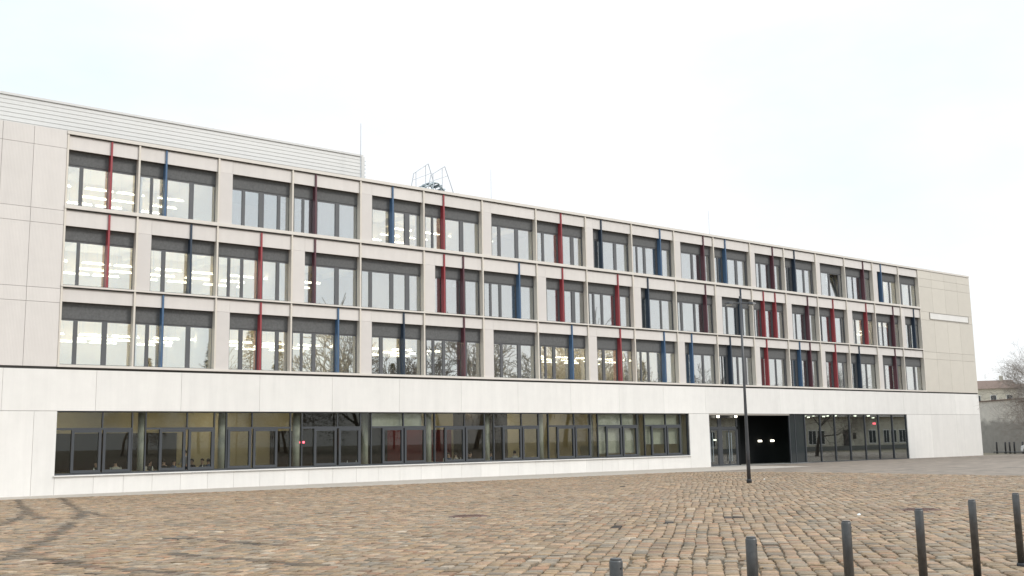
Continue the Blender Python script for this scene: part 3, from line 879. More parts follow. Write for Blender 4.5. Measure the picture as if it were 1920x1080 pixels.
# along the window wall: x, y, turn, shirt, hair
seats = [(18.35, 1.5, 0, 1, 0), (18.78, 2.0, 0, 0, 1), (19.35, 1.4, 0, 3, 0), (19.85, 1.5, 0, 2, 0), (21.15, 2.0, 0, 3, 1), (21.55, 1.6, 0, 0, 0), (22.0, 1.9, 0, 2, 1), (16.2, 1.8, 0, 0, 1), (17.0, 1.5, 0, 1, 0),
         (35.7, 1.5, 0, 0, 1), (37.2, 1.5, 0, 2, 0), (38.2, 2.1, 0, 1, 1), (38.7, 1.5, 0, 3, 0), (39.1, 2.0, 0, 0, 0), (40.3, 1.5, 0, 2, 1), (40.8, 2.0, 0, 3, 0), (42.6, 1.8, 0, 1, 1)]
wherep = {0: 'first', 1: 'second', 2: 'third', 4: 'fifth', 5: 'sixth', 6: 'seventh', 3: 'fourth'}
cnt = {}
ordn = ORD
def mod_of(x):
    for i in range(10):
        if GA[i] <= x < GA[i + 1]:
            return i
for (x, y, a, s_, h) in seats:
    # shift for the view through the pane
    i = mod_of(x)
    cnt[i] = cnt.get(i, 0) + 1
    t = empty('person', (x, y + 0.15, 0.2), R(random.choice((-70, 60, 180, 150, -150, 100))))
    tag(t, '%s diner from the left behind the %s canteen window, in a %s top' % (ordn[cnt[i] - 1], ORD[i], SHN[s_]), 'person', 'seated diners in the canteen')
    link(bpy.data.objects.new('body', bodies[s_]), t)
    link(bpy.data.objects.new('hair', hairs[h]), t)
    c = empty('chair', (x, y + 0.15, 0.2), t.rotation_euler[2])
    tag(c, 'simple beech canteen chair under the %s diner behind the %s canteen window' % (ordn[cnt[i] - 1], ORD[i]), 'chair', 'canteen chairs')
    part('seat', M_table, c, (-.2, .2, -.2, .2, .38, .41))
    part('backrest', M_table, c, (-.19, .19, .19, .21, .62, .8))
    for lx in (-.18, .18):
        MB().tube((lx, .2, 0), (lx, .2, .78), .012, n=6).build('leg', M_steel, c)
        MB().tube((lx, -.17, 0), (lx, -.17, .38), .012, n=6).build('leg', M_steel, c)
t = empty('person', (20.75, 2.3, 0.2), R(-70))
tag(t, 'standing person in a pale top among the canteen diners', 'person')
link(bpy.data.objects.new('body', person_mesh(False, M_sh[1])), t)
link(bpy.data.objects.new('hair', hair_mesh((0, -.02, 1.66), True)), t)
for i, (x, y) in enumerate(((16.4, 1.3), (19.3, 1.05), (21.5, 1.1), (37.0, 1.0), (39.0, 1.1), (41.2, 1.2), (30.2, 1.0))):
    t = empty('canteen_table', (x, y + .05, 0.2))
    mo = mod_of(x)
    tag(t, 'beech canteen table just inside the %s canteen window%s' % (ORD[mo], {2: ', right one', 3: ', left one', 4: ', right one'}.get(i, '')), 'table', 'canteen tables')
    part('table_top', M_table, t, (-.9, .9, -.35, .35, .71, .74), bevel=.005)
    for lx in (-.82, .82):
        for ly in (-.28, .28):
            MB().tube((lx, ly, 0), (lx, ly, .71), .02, n=6).build('leg', M_steel, t)
bm_ = MB().lathe((0, 0, 0), [(.035, 0), (.035, .16), (.014, .21), (.014, .26)], 10).mesh('bottle', M_china, True)
bi = {}
for x, y, z in ((15.8, 1.2, .78), (16.6, 1.25, .78), (17.1, 1.2, .78), (18.6, 1.0, .78), (21.2, 1.0, .78), (29.7, 1.0, .78), (30.3, 1.05, .78), (30.7, .95, .78), (37.6, 1.0, .78), (36.4, 1.1, .78)):
    o = link(bpy.data.objects.new('bottle', bm_))
    o.location = (x, y, z + 0.162)
    mo = mod_of(x)
    bi[mo] = bi.get(mo, 0) + 1
    tag(o, '%s small white bottle from the left behind the %s canteen window' % (ORD[bi[mo] - 1], ORD[mo]), 'bottle', 'white bottles behind the %s canteen window' % ORD[mo])
for x in (27.68, 27.97):
    o = link(bpy.data.objects.new('red_lamp', MB().lathe((0, 0, 0), [(.04, 0), (.06, .03), (.06, .09), (.03, .12)], 10).mesh('red_lamp', M_rlamp)))
    o.location = (x, 3.0, 2.22)
    tag(o, '%s of the two small glowing red lamps in the dark canteen' % ('left' if x < 27.8 else 'right'), 'lamp', 'red lamps in the canteen')

# ================================================================== ground
def sheet(name, pts, m_, lift=0.0, parent=None, kind='structure'):
    mb = MB()
    mb.v = [(x, y, gz(y) + lift) for x, y in pts]
    mb.f = [tuple(range(len(pts)))]
    mb.m = [0]
    o = mb.build(name, m_, parent)
    if kind:
        o['kind'] = kind
    return o

STONES = [(0.0, (0.211, 0.141, 0.078)), (0.2, (0.247, 0.167, 0.095)), (0.36, (0.179, 0.137, 0.089)), (0.52, (0.267, 0.168, 0.099)), (0.66, (0.175, 0.144, 0.106)), (0.79, (0.286, 0.205, 0.132)), (0.89, (0.247, 0.135, 0.073)), (0.95, (0.126, 0.091, 0.054)), (1.0, (0.339, 0.268, 0.196))]

def ramp(t, sock):
    r = t.nodes.new('ShaderNodeValToRGB')
    r.color_ramp.interpolation = 'LINEAR'
    e = r.color_ramp.elements
    e[0].position, e[0].color = STONES[0][0], (*STONES[0][1], 1)
    e[1].position, e[1].color = STONES[-1][0], (*STONES[-1][1], 1)
    for p, c in STONES[1:-1]:
        x = e.new(p)
        x.color = (*c, 1)
    t.links.new(sock, r.inputs['Fac'])
    return r

def stone_mat(name, mode):
    M = bpy.data.materials.new(name)
    M.use_nodes = True
    t = M.node_tree
    b = t.nodes['Principled BSDF']
    b.inputs['Roughness'].default_value = 0.62
    b.inputs['Specular IOR Level'].default_value = 0.4
    geo = t.nodes.new('ShaderNodeNewGeometry')
    if mode == 'object':
        oi = t.nodes.new('ShaderNodeObjectInfo')
        c = ramp(t, oi.outputs['Random']).outputs['Color']
        mulv = None
    else:
        at = t.nodes.new('ShaderNodeAttribute')
        at.attribute_name = 'tone'
        sx = t.nodes.new('ShaderNodeSeparateColor')
        t.links.new(at.outputs['Color'], sx.inputs['Color'])
        c = ramp(t, sx.outputs['Red']).outputs['Color']
        mulv = sx.outputs['Green']
    n = t.nodes.new('ShaderNodeTexNoise')
    n.inputs['Scale'].default_value = 22
    n.inputs['Detail'].default_value = 6
    n.inputs['Roughness'].default_value = 0.7
    t.links.new(geo.outputs['Position'], n.inputs['Vector'])
    mr = t.nodes.new('ShaderNodeMapRange')
    mr.inputs['From Min'].default_value = 0.25
    mr.inputs['From Max'].default_value = 0.75
    mr.inputs['To Min'].default_value = 0.68
    mr.inputs['To Max'].default_value = 1.62
    t.links.new(n.outputs['Fac'], mr.inputs['Value'])
    v = t.nodes.new('ShaderNodeVectorMath')
    v.operation = 'SCALE'
    t.links.new(c, v.inputs[0])
    t.links.new(mr.outputs['Result'], v.inputs['Scale'])
    # broad dirt over the square
    n2 = t.nodes.new('ShaderNodeTexNoise')
    n2.inputs['Scale'].default_value = 0.35
    n2.inputs['Detail'].default_value = 5
    t.links.new(geo.outputs['Position'], n2.inputs['Vector'])
    mr2 = t.nodes.new('ShaderNodeMapRange')
    mr2.inputs['From Min'].default_value = 0.3
    mr2.inputs['From Max'].default_value = 0.7
    mr2.inputs['To Min'].default_value = 0.86
    mr2.inputs['To Max'].default_value = 1.12
    t.links.new(n2.outputs['Fac'], mr2.inputs['Value'])
    v2 = t.nodes.new('ShaderNodeVectorMath')
    v2.operation = 'SCALE'
    t.links.new(v.outputs['Vector'], v2.inputs[0])
    t.links.new(mr2.outputs['Result'], v2.inputs['Scale'])
    last = v2
    if mulv is not None:
        v3 = t.nodes.new('ShaderNodeVectorMath')
        v3.operation = 'SCALE'
        t.links.new(last.outputs['Vector'], v3.inputs[0])
        t.links.new(mulv, v3.inputs['Scale'])
        last = v3
    t.links.new(last.outputs['Vector'], b.inputs['Base Color'])
    bp = t.nodes.new('ShaderNodeBump')
    bp.inputs['Strength'].default_value = 0.5
    bp.inputs['Distance'].default_value = 0.01
    t.links.new(n.outputs['Fac'], bp.inputs['Height'])
    t.links.new(bp.outputs['Normal'], b.inputs['Normal'])
    return M

M_stone = stone_mat('sett_stone', 'attr')
M_stone1 = stone_mat('sett_stone_single', 'object')

def sett_ground():
    """joint sand near, and the same setts as a pattern where they are too far to tell apart"""
    M = bpy.data.materials.new('sett_ground')
    M.use_nodes = True
    t = M.node_tree
    b = t.nodes['Principled BSDF']
    b.inputs['Roughness'].default_value = 0.75
    geo = t.nodes.new('ShaderNodeNewGeometry')
    mp_ = t.nodes.new('ShaderNodeMapping')
    mp_.inputs['Rotation'].default_value = (0, 0, R(-41))
    mp_.inputs['Scale'].default_value = (5.0, 5.0, 5.0)
    vo = t.nodes.new('ShaderNodeTexVoronoi')
    vo.inputs['Randomness'].default_value = 0.35
    vo.inputs['Scale'].default_value = 1.0
    t.links.new(geo.outputs['Position'], mp_.inputs['Vector'])
    t.links.new(mp_.outputs['Vector'], vo.inputs['Vector'])
    sx = t.nodes.new('ShaderNodeSeparateColor')
    t.links.new(vo.outputs['Color'], sx.inputs['Color'])
    c = ramp(t, sx.outputs['Red'])
    dm = t.nodes.new('ShaderNodeMapRange')
    dm.inputs['From Min'].default_value = 0.38
    dm.inputs['From Max'].default_value = 0.56
    dm.inputs['To Min'].default_value = 1.0
    dm.inputs['To Max'].default_value = 0.5
    t.links.new(vo.outputs['Distance'], dm.inputs['Value'])
    v = t.nodes.new('ShaderNodeVectorMath')
    v.operation = 'SCALE'
    t.links.new(c.outputs['Color'], v.inputs[0])
    t.links.new(dm.outputs['Result'], v.inputs['Scale'])
    t.links.new(v.outputs['Vector'], b.inputs['Base Color'])
    return M

M_sand = mat('joint_sand', (0.12, 0.094, 0.062), 0.95, noise=0.4, nscale=14, bump=0.4, bscale=60)
M_sett = sett_ground()
# terrain to the horizon (flat beyond the school), then the square itself
big = MB()
for (xa, xb, ya, yb) in ((-900, 1500, -900, -120), (-900, 1500, -120, 0), (-900, 1500, 0, 1500)):
    za, zb_ = (gz(-120) if ya <= -120 else 0.0), (gz(-120) if yb <= -120 else 0.0)
    big.quad((xa, ya, za - 0.012), (xb, ya, za - 0.012), (xb, yb, zb_ - 0.012), (xa, yb, zb_ - 0.012))
gr = big.build('ground', mat('distant_ground', (0.20, 0.17, 0.12), 0.95, noise=0.3, nscale=0.05))
gr['kind'] = 'structure'
SQ_X0, SQ_X1, SQ_Y0 = -70.0, 108.0, -75.0
square = MB()
square.quad((SQ_X0, SQ_Y0, gz(SQ_Y0)), (SQ_X1, SQ_Y0, gz(SQ_Y0)), (SQ_X1, 0.3, 0.0), (SQ_X0, 0.3, 0.0))
square = square.build('cobbled_square', M_sett)
square['kind'] = 'structure'
M_pave = mat('pale_paving', (0.40, 0.355, 0.305), 0.85, noise=0.14, nscale=2.5, bump=0.2)
pv = [(-20, -2.6), (6, -3.4), (14, -5.0), (21, -6.7), (32, -7.9), (47, -8.5), (60.0, -8.4), (63, 0.0), (-20, 0.0)]
sheet('pavement', pv, M_pave, 0.008)
M_wet = mat('granite_paving', (0.19, 0.152, 0.118), 0.72, noise=0.5, nscale=1.1, bump=0.5, bscale=6)
sheet('entrance_pavement', [(47.5, -15.0), (45.8, -22.0), (42.8, -30.7), (60, -34), (107, -30), (107, 0.0), (98.7, 0.0), (63, 0), (60.0, -8.4), (47, -8.52)], M_wet, 0.006)
sheet('doorstep', [(59.5, -0.75), (71.0, -0.75), (71.0, 2.6), (59.5, 2.6)], mat('doorstep_slab', (0.34, 0.325, 0.3), 0.8, noise=0.1), 0.02)

# ---- the setts: rows laid across the view, columns running off at 41 degrees
TH = R(41.2)
cvec = np.array([math.cos(TH), math.sin(TH)])            # away from the camera
rvec = np.array([math.sin(TH), -math.cos(TH)])           # to the right
camxy = np.array([0.0, -52.0])
NEAR, FAR = 8.6, 66.0
def near_frustum(P):
    d = P - camxy
    ang = np.degrees(np.arctan2(d[:, 0], d[:, 1]))
    dist = np.hypot(d[:, 0], d[:, 1])
    return (ang > 38.3 - 33.5) & (ang < 38.3 + 33.5) & (dist > NEAR) & (dist < FAR)
def in_poly(P, poly):
    x, y = P[:, 0], P[:, 1]
    c = np.zeros(len(P), bool)
    j = len(poly) - 1
    for i in range(len(poly)):
        xi, yi = poly[i]
        xj, yj = poly[j]
        cond = ((yi > y) != (yj > y)) & (x < (xj - xi) * (y - yi) / (yj - yi + 1e-12) + xi)
        c ^= cond
        j = i
    return c
ent_poly = [(47.5, -15.0), (45.8, -22.0), (42.8, -30.7), (60, -34), (107, -30), (107, 1), (60, 1), (47, -8.5)]
# courses run off along cvec, side by side; every few metres a straight cross joint stops them all
A_all = []
vcuts = [6.4]
while vcuts[-1] < FAR + 3:
    vcuts.append(vcuts[-1] + rng.choice([2.05, 2.46, 3.3, 1.64]))
for bi_ in range(len(vcuts) - 1):
    v0, v1 = vcuts[bi_], vcuts[bi_ + 1]
    half = v1 * 1.0 + 3
    n = int(2 * half / 0.2)
    wds = 0.203 * rng.uniform(0.84, 1.18, n)
    ue = np.cumsum(wds) - half - rng.uniform(0, 0.2)
    for c_i in range(n):
        ucen = ue[c_i] - wds[c_i] / 2
        if abs(ucen) > v1 * 1.0 + 1:
            continue
        k = max(3, int(round((v1 - v0) / 0.205)))
        l_ = rng.uniform(0.72, 1.32, k)
        l_ *= (v1 - v0 - (0.075 if bi_ % 2 else 0.03)) / l_.sum()
        ve = v0 + np.cumsum(l_)
        vc = ve - l_ / 2
        uu = ucen + rng.normal(0, 0.005, k) + 0.012 * np.sin(vc * 1.7 + c_i)
        bow = -0.0028 * uu ** 2 + 0.03 * np.sin(uu * 0.3 + bi_)
        P = camxy + np.outer(vc + bow, cvec) + np.outer(uu, rvec)
        keep = near_frustum(P) & (P[:, 1] < -3.0)
        if keep.any():
            A_all.append(np.column_stack([P[keep], wds[c_i] - rng.uniform(0.012, 0.026, keep.sum()), l_[keep] - rng.uniform(0.010, 0.022, keep.sum()), np.full(keep.sum(), bi_)]))
A = np.vstack(A_all)
ok = ~in_poly(A[:, :2], ent_poly) & ~in_poly(A[:, :2], pv)
# iron covers replace the setts under them
COVERS = [(14.62, -31.68, 0.46), (21.4, -39.21, 0.42)]
for cx, cy, r in COVERS:
    ok &= np.hypot(A[:, 0] - cx, A[:, 1] - cy) > r + 0.06
A = A[ok]
nS = len(A)
tone = rng.random(nS)
dark = rng.uniform(0.72, 1.22, nS)
# tyre dirt: polylines on the square
TRACKS = [[(11.04, -4.67), (9.6, -11.26), (8.72, -15.5), (7.98, -18.43), (7.12, -21.31), (6.16, -24.01)],
          [(9.25, -13.39), (8.23, -18.37), (7.61, -22.13)],
          [(12.64, -5.14), (10.92, -12.44), (9.62, -18.3), (8.91, -20.99), (8.22, -23.14)],
          [(9.64, -18.33), (9.5, -20.14), (9.12, -22.23)],
          [(7.7, -24.47), (6.8, -27.03), (6.05, -29.12), (5.21, -31.29), (4.52, -32.76), (3.96, -34.15)],
          [(4.37, -32.27), (4.51, -32.75), (4.49, -34.33), (4.66, -35.03), (4.65, -36.14), (4.91, -36.97), (5.23, -38.12)],
          [(7.67, -31.86), (7.67, -32.66), (7.83, -33.99), (8.03, -35.28)],
          [(6.28, -35.19), (6.3, -36.14), (6.51, -36.65), (6.77, -37.91), (7.11, -39.17)]]
def seg_dist(P, a, b):
    a, b = np.array(a), np.array(b)
    d = b - a
    t = np.clip(((P - a) @ d) / (d @ d), 0, 1)
    q = a + np.outer(t, d)
    return np.hypot(*(P - q).T)
dm = np.full(nS, 9.0)
for tr in TRACKS:
    for a, b in zip(tr, tr[1:]):
        dm = np.minimum(dm, seg_dist(A[:, :2], a, b))
dark *= np.where(dm < 0.105, rng.uniform(0.36, 0.52, nS), np.where(dm < 0.17, rng.uniform(0.66, 0.9, nS), 1))
# asphalt-filled gaps
for a, b in (((14.0, -37.35), (14.45, -36.85)), ((17.2, -37.5), (17.55, -37.2)), ((15.35, -37.45), (15.7, -37.1)), ((22.0, -24.0), (22.4, -23.6)), ((29, -22), (29.5, -21.6)), ((7.4, -32.0), (7.5, -32.3))):
    dark = np.where(seg_dist(A[:, :2], a, b) < 0.13, 0.12, dark)

# unit sett: domed top on sloping shoulders, down into the sand
u_ = np.array([(-1, -1), (1, -1), (1, 1), (-1, 1)], float) * 0.5
def sett_verts(c, w_, l_, h, seed):
    pass
h0 = 0.032
VN = 13
hgt = rng.normal(0, 0.0034, nS)
tiltx = rng.normal(0, 0.02, nS)
tilty = rng.normal(0, 0.02, nS)
V = np.zeros((nS, VN, 3))
base_z = -SL * A[:, 1]
axis_w = rvec
axis_l = cvec
def put(i, fw, fl, z):
    j1 = rng.normal(0, 0.006, nS)
    j2 = rng.normal(0, 0.006, nS)
    ow = fw * A[:, 2] + j1
    ol = fl * A[:, 3] + j2
    V[:, i, 0] = A[:, 0] + ow * axis_w[0] + ol * axis_l[0]
    V[:, i, 1] = A[:, 1] + ow * axis_w[1] + ol * axis_l[1]
    V[:, i, 2] = base_z + z + hgt + ow * tiltx + ol * tilty
for i, (a, b) in enumerate(u_):
    put(i, a, b, -0.02)
for i, (a, b) in enumerate(u_):
    put(4 + i, a, b, h0 - 0.014)
for i, (a, b) in enumerate(u_):
    put(8 + i, a * 0.89, b * 0.89, h0 - 0.002)
put(12, 0, 0, h0 + 0.002)
FQ = [(0, 1, 5, 4), (1, 2, 6, 5), (2, 3, 7, 6), (3, 0, 4, 7), (4, 5, 9, 8), (5, 6, 10, 9), (6, 7, 11, 10), (7, 4, 8, 11)]
FT = [(8, 9, 12), (9, 10, 12), (10, 11, 12), (11, 8, 12)]

def mesh_np(name, verts, quads, tris, m_):
    me = bpy.data.meshes.new(name)
    me.vertices.add(len(verts))
    me.vertices.foreach_set('co', verts.ravel())
    nl = quads.size + tris.size
    me.loops.add(nl)
    me.loops.foreach_set('vertex_index', np.concatenate([quads.ravel(), tris.ravel()]).astype(np.int32))
    me.polygons.add(len(quads) + len(tris))
    ls = np.concatenate([np.arange(len(quads)) * 4, quads.size + np.arange(len(tris)) * 3]).astype(np.int32)
    me.polygons.foreach_set('loop_start', ls)
    me.materials.append(m_)
    me.update(calc_edges=True)
    me.validate()
    return me

dcam = np.hypot(A[:, 0] - camxy[0], A[:, 1] - camxy[1])
# inside the picture? then nearest first
def in_view(P, z):
    dx, dy, dz = P[:, 0] - CAM.x, P[:, 1] - CAM.y, z - CAM.z
    d = dx * fwd.x + dy * fwd.y + dz * fwd.z
    a = (dx * rx.x + dy * rx.y + dz * rx.z) / d * 1952.3
    b = -(dx * ux.x + dy * ux.y + dz * ux.z) / d * 1952.3
    return (abs(a) < 955) & (b < 532)
vis = in_view(A[:, :2], base_z)
order = np.argsort(np.where(vis, dcam, 1e6))
single = order[:300]
mask = np.ones(nS, bool)
mask[single] = False
idx = np.where(mask)[0]
fq = np.array(FQ)
ft = np.array(FT)
k_ = np.arange(len(idx))[:, None, None] * VN
me = mesh_np('cobble_field', V[idx].reshape(-1, 3), (fq[None] + k_).reshape(-1, 4), (ft[None] + k_).reshape(-1, 3), M_stone)
ca = me.color_attributes.new('tone', 'FLOAT_COLOR', 'POINT')
colr = np.ones((len(idx), VN, 4))
colr[:, :, 0] = tone[idx][:, None]
colr[:, :, 1] = dark[idx][:, None]
ca.data.foreach_set('color', colr.ravel())
cf = link(bpy.data.objects.new('cobble_field', me), square)
cf['kind'] = 'stuff'
# 24 shared sett shapes for the singles
shapes = []
for q in range(24):
    i = single[q * 12]
    v = V[i] - np.array([A[i, 0], A[i, 1], base_z[i]])
    shapes.append((A[i, 2], A[i, 3], mesh_np('cobblestone', v, fq, ft, M_stone1)))
for i in single:
    w0, l0, me = shapes[rng.integers(24)]
    o = bpy.data.objects.new('cobblestone', me)
    o.location = (A[i, 0], A[i, 1], base_z[i])
    # fit the shared shape to this slot: scale in its own row/column axes
    sw, sl_ = A[i, 2] / w0, A[i, 3] / l0
    o.scale = (min(sw, sl_) * 1.0, min(sw, sl_) * 1.0, 1.0) if abs(sw - sl_) > 0.3 else ((sw + sl_) / 2, (sw + sl_) / 2, 1.0)
    link(o, square)
# sand bed under the setts, just above the far pattern
_ang = [R(38.3 + d) for d in np.linspace(-33.2, 33.2, 15)]
_bed = [(8.9 * math.sin(a), -52 + 8.9 * math.cos(a)) for a in _ang] + [(65.5 * math.sin(a), min(-2.9, -52 + 65.5 * math.cos(a))) for a in reversed(_ang)]
bed = sheet('joint_sand', _bed, M_sand, 0.004, square, None)
bed['kind'] = 'structure'

# ---- iron covers
for i, (x, y, r) in enumerate(COVERS):
    t = empty('manhole_cover', (x, y, gz(y)))
    t.rotation_euler = (math.atan(-SL), 0, 0)
    tag(t, ('round rusty manhole cover in the middle of the cobbled square', 'round rusty manhole cover behind the fourth bollard')[i], 'manhole cover', 'manhole covers in the square')
    MB().lathe((0, 0, 0), [(r, 0.006), (r, 0.03), (r - 0.05, 0.034)], 28).build('ring', M_rust, t)
    lid = MB().lathe((0, 0, 0), [(r - 0.06, 0.034), (r - 0.065, 0.042)], 28)
    for a in range(-3, 4):
        for b in range(-3, 4):
            if math.hypot(a, b) < 3.4:
                lid.box(a * .1 - .03, a * .1 + .03, b * .1 - .03, b * .1 + .03, .04, .048)
    lid.build('lid', M_rust, t)

# ---- bollards
BOLL = [(4.35, -47.43), (5.96, -47.12), (7.61, -46.77), (9.30, -46.42), (10.95, -46.06), (12.50, -45.77)]
pole_me = MB().lathe((0, 0, 0), [(0.04, 0.03), (0.04, 0.835), (0.036, 0.845)], 24).mesh('post', M_boll, False)
cap_me = MB().lathe((0, 0, 0), [(0.035, 0.8451), (0.035, 0.852), (0.03, 0.856)], 24).mesh('cap', M_boll, False)
foot_me = MB().lathe((0, 0, 0), [(0.052, -0.02), (0.052, 0.035), (0.042, 0.045)], 20).mesh('foot', M_dkcap, False)
scr_me = MB().tube((0.0, -0.0385, 0.80), (0.0, -0.043, 0.80), 0.006, n=8).mesh('screw', M_dkcap)
for o_ in (pole_me, foot_me):
    for p in o_.polygons:
        p.use_smooth = len(p.vertices) == 4
BN = ['leftmost and nearest grey bollard, only its top showing', 'second grey bollard from the left at the lower edge', 'third grey bollard from the left', 'fourth grey bollard from the left, in front of the rusty cover', 'fifth grey bollard from the left', 'rightmost and farthest grey bollard of the row, its foot showing']
for i, (x, y) in enumerate(BOLL):
    t = empty('bollard', (x, y, gz(y) + 0.02), R(20 * i))
    tag(t, BN[i], 'bollard', 'grey bollards beside the square')
    for nm2, me in (('post', pole_me), ('cap', cap_me), ('foot', foot_me), ('screw', scr_me)):
        link(bpy.data.objects.new(nm2, me), t)

# ---- street lamp
LX, LY = 33.47, -24.65
t = empty('street_lamp', (LX, LY, gz(LY)), R(-38))
tag(t, 'tall slim dark street lamp with two flat lamp arms before the school entrance', 'street lamp')
MB().lathe((0, 0, 0), [(0.078, 0.02), (0.075, 1.3), (0.055, 3.6), (0.042, 7.5)], 20).build('pole', M_pole, t, True)
MB().lathe((0, 0, 0), [(0.105, 0.0), (0.105, 0.16), (0.08, 0.19)], 20).build('base_collar', M_dkcap, t, True)
MB().lathe((0, 0, 0), [(0.048, 7.5), (0.048, 7.53), (0.02, 7.56)], 16).build('pole_cap', M_pole, t, True)
part('access_door', M_dkcap, t, (-.035, .035, -.081, -.07, .55, .95))
for s_ in (-1, 1):
    hd = MB()
    n0 = 0
    prof = [(0.03, 0.03, 0.03), (0.3, 0.05, 0.028), (0.34, 0.13, 0.06), (0.48, 0.16, 0.055), (0.62, 0.09, 0.022), (0.66, 0.03, 0.01)]
    for (d, wy, hz_) in prof:
        zc = 7.26 - (0.05 if s_ > 0 else -0.01) * d
        hd.v += [(s_ * d, -wy, zc - hz_), (s_ * d, wy, zc - hz_), (s_ * d, wy * .8, zc + hz_), (s_ * d, -wy * .8, zc + hz_)]
    for j in range(len(prof) - 1):
        for k in range(4):
            hd.f.append((j * 4 + k, j * 4 + (k + 1) % 4, j * 4 + 4 + (k + 1) % 4, j * 4 + 4 + k))
            hd.m.append(0)
    hd.f += [(3, 2, 1, 0), tuple(range(len(hd.v) - 4, len(hd.v)))]
    hd.m += [0, 0]
    ho = hd.build('lamp_arm', M_pole, t, bevel=0.008)
    part('lens', M_lens, ho, (min(s_ * .36, s_ * .56), max(s_ * .36, s_ * .56), -.09, .09, 7.26 - .085 - (.02 if s_ > 0 else 0), 7.26 - .05))

# ---- litter on the setts
def paper(x, y, s_, label):
    mb = MB()
    for i in range(6):
        a = i * math.pi / 3
        mb.v.append((x + s_ * math.cos(a) * random.uniform(.7, 1), y + s_ * math.sin(a) * random.uniform(.7, 1), gz(y) + .035 + random.uniform(0, .03)))
    mb.v.append((x, y, gz(y) + .035 + s_ * .9))
    for i in range(6):
        mb.f.append((i, (i + 1) % 6, 6))
        mb.m.append(0)
    mb.f.append((5, 4, 3, 2, 1, 0))
    mb.m.append(0)
    o = mb.build('paper_scrap', M_china)
    tag(o, label, 'litter')
paper(19.1, -39.2, .05, 'crumpled white paper scrap on the setts between the third and fourth bollards')
paper(36.5, -23.0, .06, 'small white paper scrap on the setts just right of the street lamp foot')

# ================================================================== right-hand background
# tall rendered wall
wa, wb = Vector((118.5, 15.4, 0)), Vector((103.2, -8.0, 0))
wd_ = (wb - wa)
wl_ = wd_.length
wang = math.atan2(wd_.y, wd_.x)
def wallmat():
    M = mat('weathered_render', (0.56, 0.525, 0.475), 0.9, noise=0.12, nscale=1.5)
    t_ = M.node_tree
    b = t_.nodes['Principled BSDF']
    src = b.inputs['Base Color'].links[0].from_socket
    co = t_.nodes.new('ShaderNodeTexCoord')
    sx = t_.nodes.new('ShaderNodeSeparateXYZ')
    t_.links.new(co.outputs['Object'], sx.inputs['Vector'])
    n = t_.nodes.new('ShaderNodeTexNoise')
    n.inputs['Scale'].default_value = 1.3
    n.inputs['Detail'].default_value = 7
    t_.links.new(co.outputs['Object'], n.inputs['Vector'])
    ad = t_.nodes.new('ShaderNodeMath')
    ad.operation = 'MULTIPLY_ADD'
    ad.inputs[1].default_value = 1.6
    t_.links.new(n.outputs['Fac'], ad.inputs[0])
    t_.links.new(sx.outputs['Z'], ad.inputs[2])
    mr = t_.nodes.new('ShaderNodeMapRange')
    mr.inputs['From Min'].default_value = 3.9
    mr.inputs['From Max'].default_value = 4.5
    mr.inputs['To Min'].default_value = 0.50
    mr.inputs['To Max'].default_value = 1.0
    t_.links.new(ad.outputs['Value'], mr.inputs['Value'])
    v = t_.nodes.new('ShaderNodeVectorMath')
    v.operation = 'SCALE'
    t_.links.new(src, v.inputs[0])
    t_.links.new(mr.outputs['Result'], v.inputs['Scale'])
    t_.links.new(v.outputs['Vector'], b.inputs['Base Color'])
    return M
gw = empty('garden_wall', (wa.x, wa.y, 0), wang)
tag(gw, 'tall grey rendered wall with stained foot and tiled cap beyond the school corner', 'wall')
part('wall', wallmat(), gw, (0, wl_, -.2, .2, -.1, 5.55))
for i in range(int(wl_ / 0.45)):
    part('cap_tile', M_tile, gw, (i * .45 + .01, i * .45 + .44, -.32, .32, 5.552 + .006 * (i % 2), 5.66 + .006 * (i % 3)))
part('pier', wallmat(), gw, (17.6, 18.2, -.42, .42, -.1, 5.2))
part('pier_cap', M_tile, gw, (17.5, 18.3, -.5, .5, 5.2, 5.36))
# low posts and rail in front of it
def ray_pos(px, d):
    a = YAW + math.atan((px - 960) / 1952.3)
    return CAM.x + math.sin(a) * d, CAM.y + math.cos(a) * d
nrm = Vector((-wd_.y, wd_.x, 0)).normalized()
if nrm.x > 0:
    nrm = -nrm
FP = [1852, 1868, 1876, 1884.5, 1900, 1910.5, 1930, 1946]
def along(px, off=0.0):
    x, y = ray_pos(px, 121.5 - (px - 1845) * 0.045 - off)
    return Vector((x, y, 0))
PN = ['first', 'second', 'third', 'fourth', 'fifth', 'sixth', 'seventh', 'eighth']
for i, s_ in enumerate(FP):
    p = along(s_)
    t = empty('dark_post', (p.x, p.y, 0))
    tag(t, '%s short dark post from the school corner in front of the grey wall' % PN[i], 'post', 'dark posts before the grey wall')
    MB().lathe((0, 0, 0), [(.085, 0), (.085, 1.15), (.06, 1.2)], 10).build('post', M_pole, t, True)
    MB().lathe((0, 0, 0), [(.12, 0), (.12, .06)], 10).build('foot', M_dkcap, t)
p, q = along(1846, 0.4), along(1948, 0.4)
kb = MB().tube((p.x, p.y, .16), (q.x, q.y, .16), .05, n=6)
for f_ in np.linspace(0, 1, 6):
    c_ = p.lerp(q, f_)
    kb.tube((c_.x, c_.y, 0), (c_.x, c_.y, .16), .03, n=6)
tag(kb.build('low_rail', M_pole), 'low dark rail running in front of the short dark posts', 'rail')

